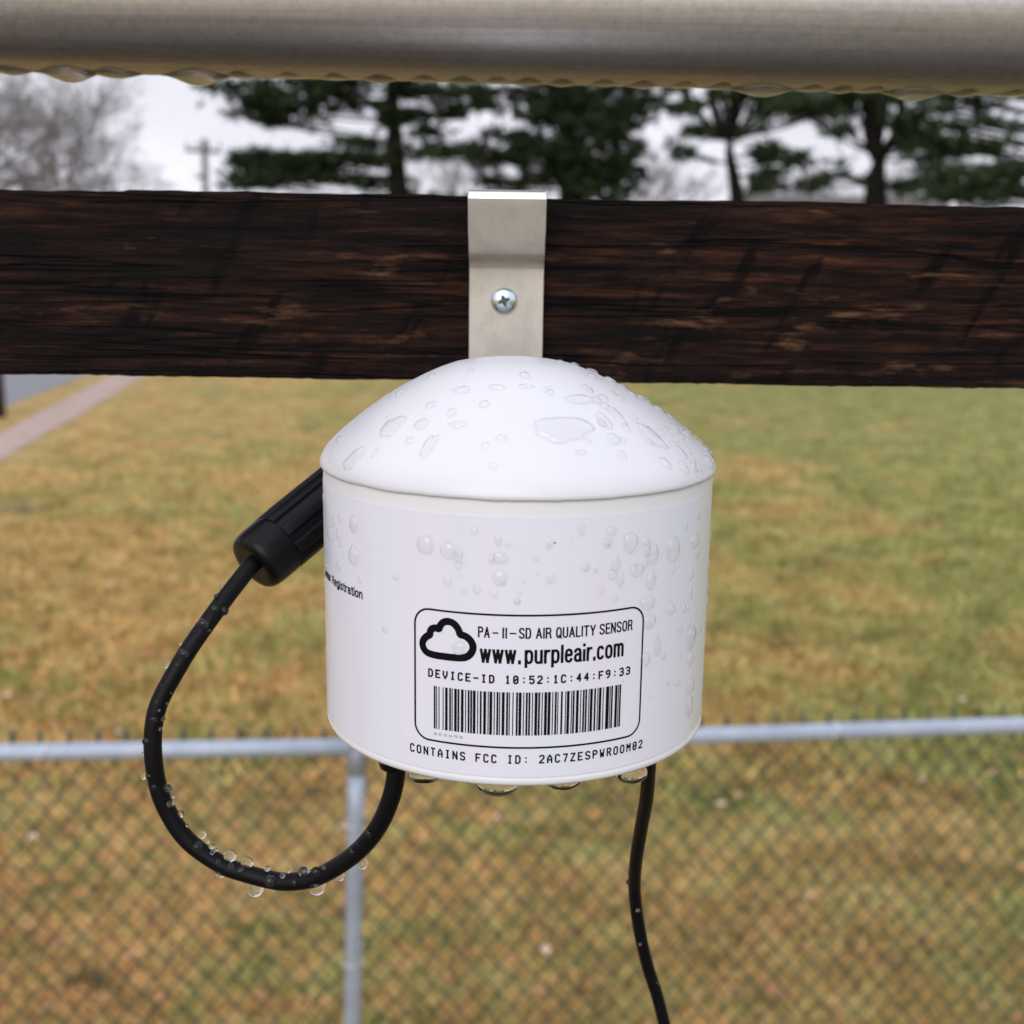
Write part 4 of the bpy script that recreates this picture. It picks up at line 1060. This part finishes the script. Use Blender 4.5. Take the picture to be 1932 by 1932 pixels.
def tree(name, base, trunk_pts, trunk_r, pads, label_, seed, mat=M_NEEDLE, cat="tree", extra=(), clump=.30, dens=1.0, group=None, crown_name="crown"):
    """pads: (centre, rx, ry, rz, count); each pad is joined to the trunk by a limb"""
    rg = random.Random(seed)
    e = empty(name, base, label_, cat, group)
    vs, fs = [], []
    tp = [Vector(p) for p in trunk_pts]
    n = len(tp); tube(vs, fs, tp, [trunk_r * (1.15 - .8 * i / (n - 1)) if i else trunk_r * 1.4 for i in range(n)], 10)
    for pts, r0, r1 in extra:
        m_ = len(pts); tube(vs, fs, pts, [r0 + (r1 - r0) * i / (m_ - 1) for i in range(m_)], 7)
    def trunk_at(z):
        for a, c in zip(tp[:-1], tp[1:]):
            if a.z <= z <= c.z: return a + (c - a) * ((z - a.z) / max(1e-4, c.z - a.z))
        return tp[-1] if z > tp[-1].z else tp[0]
    cv, cf = [], []
    for (c, rx, ry, rz, cnt) in pads:
        cnt = int(cnt * dens)
        c = Vector(c); st = trunk_at(c.z - .12 * abs(c.x - base[0])); 
        if (c - st).length > .5:
            midp = (st + c) / 2 + Vector((0, 0, -.04 * (c - st).length))
            lp = [st, midp, c]; tube(vs, fs, catmull(lp, 4), .034, 5)
            side = (c - st).normalized()
            for k in range(7):
                f = rg.uniform(.3, 1); q = st + (c - st) * f
                tgt = c + Vector((rg.uniform(-1, 1) * rx, rg.uniform(-1, 1) * ry, rg.uniform(-.6, .6) * rz))
                tube(vs, fs, [q, (q + tgt) / 2 + Vector((0, 0, .05)), tgt], [.025, .016, .006], 4)
        # sub-clusters give light and dark clumps with gaps between
        subs = [Vector((rg.gauss(0, .48) * rx, rg.gauss(0, .48) * ry, rg.gauss(0, .42) * rz)) for _ in range(max(4, int(cnt / 14)))]
        for k in range(cnt):
            s_ = rg.choice(subs); r_ = min(rx, .9) * .38
            p = c + s_ + Vector((rg.gauss(0, r_), rg.gauss(0, r_), rg.gauss(0, min(rz, .5) * .30)))
            needle_clump(cv, cf, p, clump * rg.uniform(.7, 1.3), rg)
    link("trunk", pyd("trunk", loc(vs, e), fs), M_BARK, e)
    link(crown_name, pyd(crown_name, loc(cv, e), cf), mat, e, smooth=False)
    return e
def pad(u, v, ru, rv, y, cnt, dy=0):
    c = at(u, v, y + dy); k = y / 2253
    return (c, ru * k, ru * k * .8, rv * k, cnt)
def full_pine_pads(base, y, h0, h1, spread, rg, cnt=60, n=16):
    """hidden remainder of the crown above and below the strip in view"""
    res = []
    for k in range(n):
        z = h0 + (h1 - h0) * k / (n - 1); sp = spread * (1 - .8 * (z / h1) ** 1.5)
        a = rg.uniform(0, 6.28)
        res.append(((base[0] + math.cos(a) * sp * .6, base[1] + math.sin(a) * sp * .6, z), sp * .5, sp * .5, .45, cnt))
    return res
def trunk_line(uv, y, top):
    pts = [at(u, v, y) for u, v in uv]
    b0 = pts[0].copy(); b0.z = -.05; 
    t1 = pts[-1].copy(); t1.z = top
    return [b0] + pts + [t1]
rgt = random.Random(3)
# tall layered pine left of centre
Y = 34
tl = trunk_line([(752, 372), (745, 260), (738, 150)], Y, 15)
base = Vector((tl[1].x, Y, 0))
padsA = [pad(*p) for p in [(470, 190, 62, 26, Y, 150), (560, 195, 62, 34, Y, 190), (510, 228, 42, 14, Y, 60), (455, 298, 32, 18, Y, 80), (500, 315, 60, 26, Y, 190), (580, 308, 55, 20, Y, 150), (650, 300, 60, 14, Y, 120), (480, 345, 60, 14, Y, 130), (600, 338, 70, 12, Y, 120),
     (700, 300, 60, 12, Y, 110), (690, 270, 50, 11, Y, 70), (790, 165, 60, 16, Y, 110), (860, 172, 60, 16, Y, 110), (900, 195, 40, 10, Y, 50), (840, 210, 40, 10, Y, 40), (650, 150, 60, 12, Y, 90), (450, 160, 40, 10, Y, 60), (790, 215, 50, 16, Y, 80), (820, 282, 60, 14, Y, 110), (640, 175, 50, 12, Y, 60), (700, 190, 40, 12, Y, 50), (580, 155, 70, 12, Y, 90), (810, 250, 40, 12, Y, 40), (700, 345, 50, 8, Y, 50), (740, 230, 30, 20, Y, 50)]]
padsA += full_pine_pads(base, Y, 8.5, 14.5, 4.5, rgt)
tree("pine_tree", base, tl, .30, padsA, "tall dark pine with flat layered boughs, left of the metal bracket", 21)
# dense pine at centre
Y = 37
tl = trunk_line([(1078, 372), (1070, 260), (1060, 160)], Y, 16)
base = Vector((tl[1].x, Y, 0))
padsB = [pad(*p) for p in [(1060, 200, 62, 34, Y, 220), (1110, 240, 70, 40, Y, 300), (1060, 290, 80, 40, Y, 330), (1120, 320, 72, 36, Y, 280), (1160, 250, 50, 50, Y, 190), (1040, 340, 70, 18, Y, 170), (920, 295, 40, 24, Y, 130), (1010, 225, 50, 14, Y, 70), (1060, 165, 70, 16, Y, 120), (1180, 165, 60, 14, Y, 80), (950, 170, 50, 10, Y, 50), (940, 345, 50, 14, Y, 100), (980, 260, 40, 16, Y, 60), (1150, 200, 60, 30, Y, 110),
      (1200, 215, 40, 25, Y, 60), (1000, 180, 60, 14, Y, 70), (1195, 300, 30, 30, Y, 50), (1150, 350, 60, 16, Y, 120), (960, 300, 50, 12, Y, 60), (1230, 190, 40, 14, Y, 40)]]
padsB += full_pine_pads(base, Y, 9.5, 15.5, 4, rgt)
tree("pine_tree", base, tl, .38, padsB, "bushy dense dark pine standing right behind the bracket", 22)
# slender forked tree
Y = 30
tl = trunk_line([(1392, 378), (1384, 330), (1376, 290)], Y, at(1374, 262, Y).z)
base = Vector((tl[1].x, Y, 0))
fk = tl[-1]
ex = [(catmull([fk, at(1352, 225, Y), at(1342, 170, Y), at(1335, 60, Y)], 4), .14, .06), (catmull([fk, at(1384, 220, Y), at(1384, 165, Y), at(1392, 40, Y)], 4), .17, .07)]
padsC = [pad(*p) for p in [(1300, 205, 34, 18, Y, 60), (1440, 290, 24, 20, Y, 55), (1455, 325, 30, 16, Y, 50), (1440, 185, 42, 16, Y, 80), (1330, 245, 26, 10, Y, 22), (1300, 295, 26, 12, Y, 26), (1480, 180, 50, 14, Y, 80), (1560, 210, 50, 8, Y, 50), (1420, 160, 50, 10, Y, 60), (1280, 170, 30, 10, Y, 30), (1360, 180, 26, 10, Y, 24), (1430, 240, 40, 14, Y, 26), (1500, 300, 34, 16, Y, 24), (1520, 350, 40, 14, Y, 28), (1310, 250, 30, 14, Y, 26), (1420, 350, 30, 12, Y, 30)]]
padsC += full_pine_pads(base, Y, 8, 12, 3.2, rgt, 40, 10)
tree("forked_tree", base, tl, .20, padsC, "slender dark tree forking into two upright stems, right of centre", 23, extra=ex, mat=M_NEEDLE2)
# stouter forked tree
Y = 28
tl = trunk_line([(1652, 384), (1652, 340), (1658, 310)], Y, at(1660, 296, Y).z)
base = Vector((tl[1].x, Y, 0)); fk = tl[-1]
ex = [(catmull([fk, at(1642, 250, Y), at(1640, 180, Y), at(1630, 40, Y)], 4), .22, .10), (catmull([fk, at(1688, 260, Y), at(1700, 210, Y), at(1706, 50, Y)], 4), .17, .07)]
padsD = [pad(*p) for p in [(1560, 205, 46, 9, Y, 60), (1620, 185, 40, 14, Y, 70), (1500, 205, 44, 9, Y, 60), (1600, 165, 50, 10, Y, 80), (1740, 180, 50, 12, Y, 70), (1730, 225, 36, 14, Y, 60), (1740, 270, 34, 20, Y, 80), (1720, 255, 26, 14, Y, 40), (1660, 200, 20, 30, Y, 50), (1780, 290, 36, 20, Y, 60), (1600, 250, 34, 14, Y, 22), (1580, 330, 36, 18, Y, 24), (1720, 345, 34, 20, Y, 30)]]
padsD += full_pine_pads(base, Y, 7.5, 12.5, 3.4, rgt, 40, 10)
tree("forked_tree", base, tl, .30, padsD, "stouter dark tree forking low into a narrow V near the right edge", 24, extra=ex, mat=M_NEEDLE2)
# broad pine at the right edge
Y = 27
tl = trunk_line([(1975, 385), (1970, 260), (1965, 160)], Y, 13)
base = Vector((tl[1].x, Y, 0))
padsE = [pad(*p) for p in [(1800, 365, 60, 16, Y, 200), (1860, 345, 70, 22, Y, 280), (1900, 320, 60, 16, Y, 190), (1820, 330, 46, 14, Y, 110), (1780, 345, 44, 20, Y, 110), (1740, 300, 32, 20, Y, 60), (1900, 370, 60, 12, Y, 170), (1850, 236, 70, 7, Y, 80), (1780, 240, 36, 10, Y, 60), (1900, 270, 60, 9, Y, 80), (1830, 285, 56, 9, Y, 80),
      (1900, 180, 50, 8, Y, 60), (1800, 182, 50, 10, Y, 70), (1870, 200, 40, 8, Y, 40), (1760, 205, 30, 10, Y, 50), (1790, 265, 30, 10, Y, 50), (1920, 240, 40, 8, Y, 50)]]
padsE += full_pine_pads(base, Y, 7.5, 12.5, 3.6, rgt)
tree("pine_tree", base, tl, .17, padsE, "broad mid-green pine reaching in from the right edge", 25, mat=M_NEEDLE2, dens=.55, clump=.24)
# distant evergreen hedge line and house roof
def hedge(name, u0, u1, v, y, label_, seed, mat):
    rg = random.Random(seed); a, c = at(u0, v, y), at(u1, v, y)
    e = empty(name, ((a.x + c.x) / 2, y, 0), label_, "hedge")
    vs, fs = [], []; hgt = a.z
    for k in range(int(abs(c.x - a.x) * 110)):
        f = rg.random(); z = rg.random() ** .7 * hgt * (.94 + .10 * noise.noise(Vector((f * 9, seed, 0))))
        needle_clump(vs, fs, Vector((a.x + (c.x - a.x) * f, y + rg.gauss(0, .5), z)), .42, rg)
    link("foliage", pyd("foliage", loc(vs, e), fs), mat, e, smooth=False)
    tv, tf = [], []
    for k in range(6):
        x_ = a.x + (c.x - a.x) * (k + .5) / 6
        tube(tv, tf, [Vector((x_, y, 0)), Vector((x_, y, hgt * .8))], [.08, .03], 5)
    link("stems", pyd("stems", loc(tv, e), tf), M_BARK, e)
hedge("hedge", 640, 905, 349, 58, "low grey-green hedge just over the timber rail, left of the bracket", 5, M_NEEDLE2)
hedge("hedge", 905, 1190, 351, 50, "low dark hedge just over the rail behind the bracket", 6, M_NEEDLE)
M_ROOF, t, b = material("shingle_roof", (.085, .08, .07), .85)
t.links.new(ramp(t, noise_node(t, 3, 4), [(.3, (.065, .058, .052)), (.7, (.11, .10, .088))]), b.inputs['Base Color'])
M_WALL, t, b = material("house_siding", (.32, .29, .25), .8)
M_PANE, t, b = material("window_glass", (.03, .04, .05), .1)
hL, hR = at(1418, 361, 44), at(1640, 363, 44)
house = empty("house", ((hL.x + hR.x) / 2, 47, 0), "low grey-brown house whose roof ridge shows between the two forked trees", "house")
zr = hL.z; ze = zr - 1.15; w0, w1 = hL.x - .3, hR.x + 3.0
def hbox(name, x0, x1, y0, y1, z0, z1, mat, parent=house):
    vs = [(x, y, z) for x in (x0, x1) for y in (y0, y1) for z in (z0, z1)]
    fs = [(0, 1, 3, 2), (4, 6, 7, 5), (0, 4, 5, 1), (2, 3, 7, 6), (0, 2, 6, 4), (1, 5, 7, 3)]
    return link(name, pyd(name, [Vector(v) - house.location for v in vs], fs), mat, parent, smooth=False)
hbox("wall", w0 + .3, w1 - .3, 42.0, 50.0, 0, ze, M_WALL)
vs = [(w0, 41.4, ze - .1), (w0, 46, zr), (w0, 50.6, ze - .1), (w1, 41.4, ze - .1), (w1, 46, zr), (w1, 50.6, ze - .1), (w0, 41.4, ze + .02), (w0, 50.6, ze + .02), (w1, 41.4, ze + .02), (w1, 50.6, ze + .02)]
link("roof", pyd("roof", [Vector(v) - house.location for v in vs], [(6, 8, 4, 1), (1, 4, 9, 7), (0, 3, 8, 6), (2, 7, 9, 5), (0, 6, 1, 7, 2), (3, 5, 9, 4, 8), (0, 2, 5, 3)]), M_ROOF, house, smooth=False)
for x_ in (w0 + 1.5, w0 + 4.2): 
    hbox("window", x_, x_ + 1.1, 41.95, 42.0 - .002, 1.0, min(2.1, ze - .2), M_PANE)
# utility pole
M_POLE, t, b = material("pole_timber", (.16, .15, .145), .85)
pt_, pb_ = at(385, 262, 75), at(386, 345, 75)
up = empty("utility_pole", (pb_.x, 75, 0), "pale wooden utility pole with a crossarm against the sky at left", "utility pole")
vs, fs = [], []; tube(vs, fs, [Vector((pb_.x, 75, 0)), Vector((pt_.x, 75, pt_.z))], [.24, .19], 12)
link("pole", pyd("pole", loc(vs, up), fs), M_POLE, up)
ca_, cb_ = at(352, 283, 75), at(418, 287, 75)
vs, fs = [], []; tube(vs, fs, [Vector((ca_.x, 74.8, ca_.z)), Vector((cb_.x, 74.8, cb_.z))], .12, 4); link("crossarm", pyd("crossarm", loc(vs, up), fs), M_POLE, up)
for k in range(4):
    x_ = ca_.x + (cb_.x - ca_.x) * (.04 + .31 * k); vs, fs = [], []
    tube(vs, fs, [Vector((x_, 74.8, ca_.z + .08)), Vector((x_, 74.8, ca_.z + .3)), Vector((x_, 74.8, ca_.z + .42))], [.04, .09, .05], 8); link("insulator", pyd("insulator", loc(vs, up), fs), M_POLE, up)
# bare trees
def bare_tree(base, h, label_, seed, depth=6, r0=.16, mat=M_BARKG, spread=.5, group=None, lean=(0, 0, 1), twig=.006):
    rg = random.Random(seed)
    e = empty("bare_tree", base, label_, "tree", group)
    tv, tf, cv, cf = [], [], [], []
    def grow(p, d, L_, r, lev):
        mid = p + d * L_ * .5 + Vector((rg.gauss(0, .04), rg.gauss(0, .04), rg.gauss(0, .03))) * L_
        q = p + d * L_
        if lev >= depth - 1: tube(tv, tf, [p, mid, q], [r, r * .85, r * .7], 6, False)
        else: tube(cv, cf, [p, mid, q], [max(twig, r), max(twig, r * .8), max(twig * .8, r * .55)], 3, False)
        if lev <= 0: return
        for k in range(rg.choice((2, 3, 3)) if lev < depth else 4):
            nd = (d + Vector((rg.gauss(0, spread), rg.gauss(0, spread), rg.gauss(.12, spread * .7)))).normalized()
            st = p + d * L_ * rg.uniform(.55, 1.0)
            grow(st, nd, L_ * rg.uniform(.62, .86), r * .62, lev - 1)
    grow(Vector(base), Vector(lean).normalized(), h * .26, r0, depth)
    link("trunk", pyd("trunk", loc(tv, e), tf), mat, e)
    link("branches", pyd("branches", loc(cv, e), cf), mat, e, smooth=False)
    return e
def gb(u, y): p = at(u, 350, y); return Vector((p.x, y, 0))
bare_tree(gb(-90, 30), 11.0, "leafless grey tree at the far left edge, twigs spread across the sky", 31, 8, .15, spread=.6, twig=.0036)
bare_tree(gb(20, 42), 9.5, "leafless grey tree with tangled twigs between the two nearer bare trees at left", 39, 8, .15, spread=.55, twig=.0042)
bare_tree(gb(118, 48), 11.0, "leafless tree with brownish upright twigs just right of the far left one", 32, 8, .13, spread=.42, twig=.0050)
bare_tree(gb(205, 85), 8.5, "faint distant leafless tree left of the utility pole", 33, 7, .10, spread=.4, twig=.006)
for u, y, s_, lab in ((860, 62, 34, "faint leafless tree in the gap left of the bracket"), (1270, 60, 35, "faint leafless tree between the dense pine and the slender forked tree"), (1540, 56, 36, "faint leafless tree between the two forked trees"),
                    (1760, 58, 37, "faint leafless tree behind the V of the stouter forked tree"), (1460, 75, 38, "farthest faint leafless tree above the house roof")):
    bare_tree(gb(u, y), 11, lab, s_, 6, .15, spread=.5, twig=.010)
# dark wooden stake at the left edge, beside the road
sp = at(2, 788, 1); d = sp - Vector((0, 0, H)); sp = Vector((0, 0, H)) + d * (H / -d.z)
M_STAKE, t, b = material("stake_timber", (.035, .022, .022), .8)
stk = empty("post", sp, "dark wooden post at the left edge beside the road", "post")
vs, fs = [], []
tube(vs, fs, [sp + Vector((-.01, 0, 0)), sp + Vector((-.01, 0, 1.1)), sp + Vector((-.01, 0, 1.16))], [.085, .085, .06], 12); link("shaft", pyd("shaft", loc(vs, stk), fs), M_STAKE, stk)
vs, fs = [], []
tube(vs, fs, [sp + Vector((-.01, 0, 1.155)), sp + Vector((-.01, 0, 1.19))], [.10, .085], 12); link("cap", pyd("cap", loc(vs, stk), fs), M_STAKE, stk)

# ---------------------------------------------------------------- deck on which the rail stands (below and behind the eye)
M_DECK, t, b = material("deck_boards", (.05, .038, .03), .5)
f = noise_node(t, 30, 6, .65, stretch=(.06, 1, 1))
t.links.new(ramp(t, f, [(.3, (.022, .016, .013)), (.7, (.075, .055, .042))]), b.inputs['Base Color'])
deck = empty("deck", (0, -.8, H - 1.2), "dark wet timber deck below the rail", "deck")
def dbox(name, x0, x1, y0, y1, z0, z1, parent, mat=M_DECK):
    vs = [(x, y, z) for x in (x0, x1) for y in (y0, y1) for z in (z0, z1)]
    fs = [(0, 1, 3, 2), (4, 6, 7, 5), (0, 4, 5, 1), (2, 3, 7, 6), (0, 2, 6, 4), (1, 5, 7, 3)]
    return link(name, pyd(name, [Vector(v) - parent.location for v in vs], fs), mat, parent, smooth=False)
for k in range(19):
    y0 = .40 - .146 * (k + 1)
    dbox("board", -2.4, 2.4, y0, y0 + .139, H - 1.195, H - 1.16, deck)
dbox("rim_joist", -2.4, 2.4, .36, .40, H - 1.42, H - 1.20, deck)
for x_ in (-2.2, 0.0, 2.2): dbox("support", x_ - .045, x_ + .045, .26, .35, 0, H - 1.20, deck)
for x_, lab in ((-1.15, "dark timber post carrying the rail to the left of the frame"), (1.15, "dark timber post carrying the rail to the right of the frame")):
    e = empty("rail_post", (x_, .41, H - 1.16), lab, "post")
    dbox("shaft", x_ - .045, x_ + .045, .367, .457, H - 1.42, H + .045, e, M_WOOD)
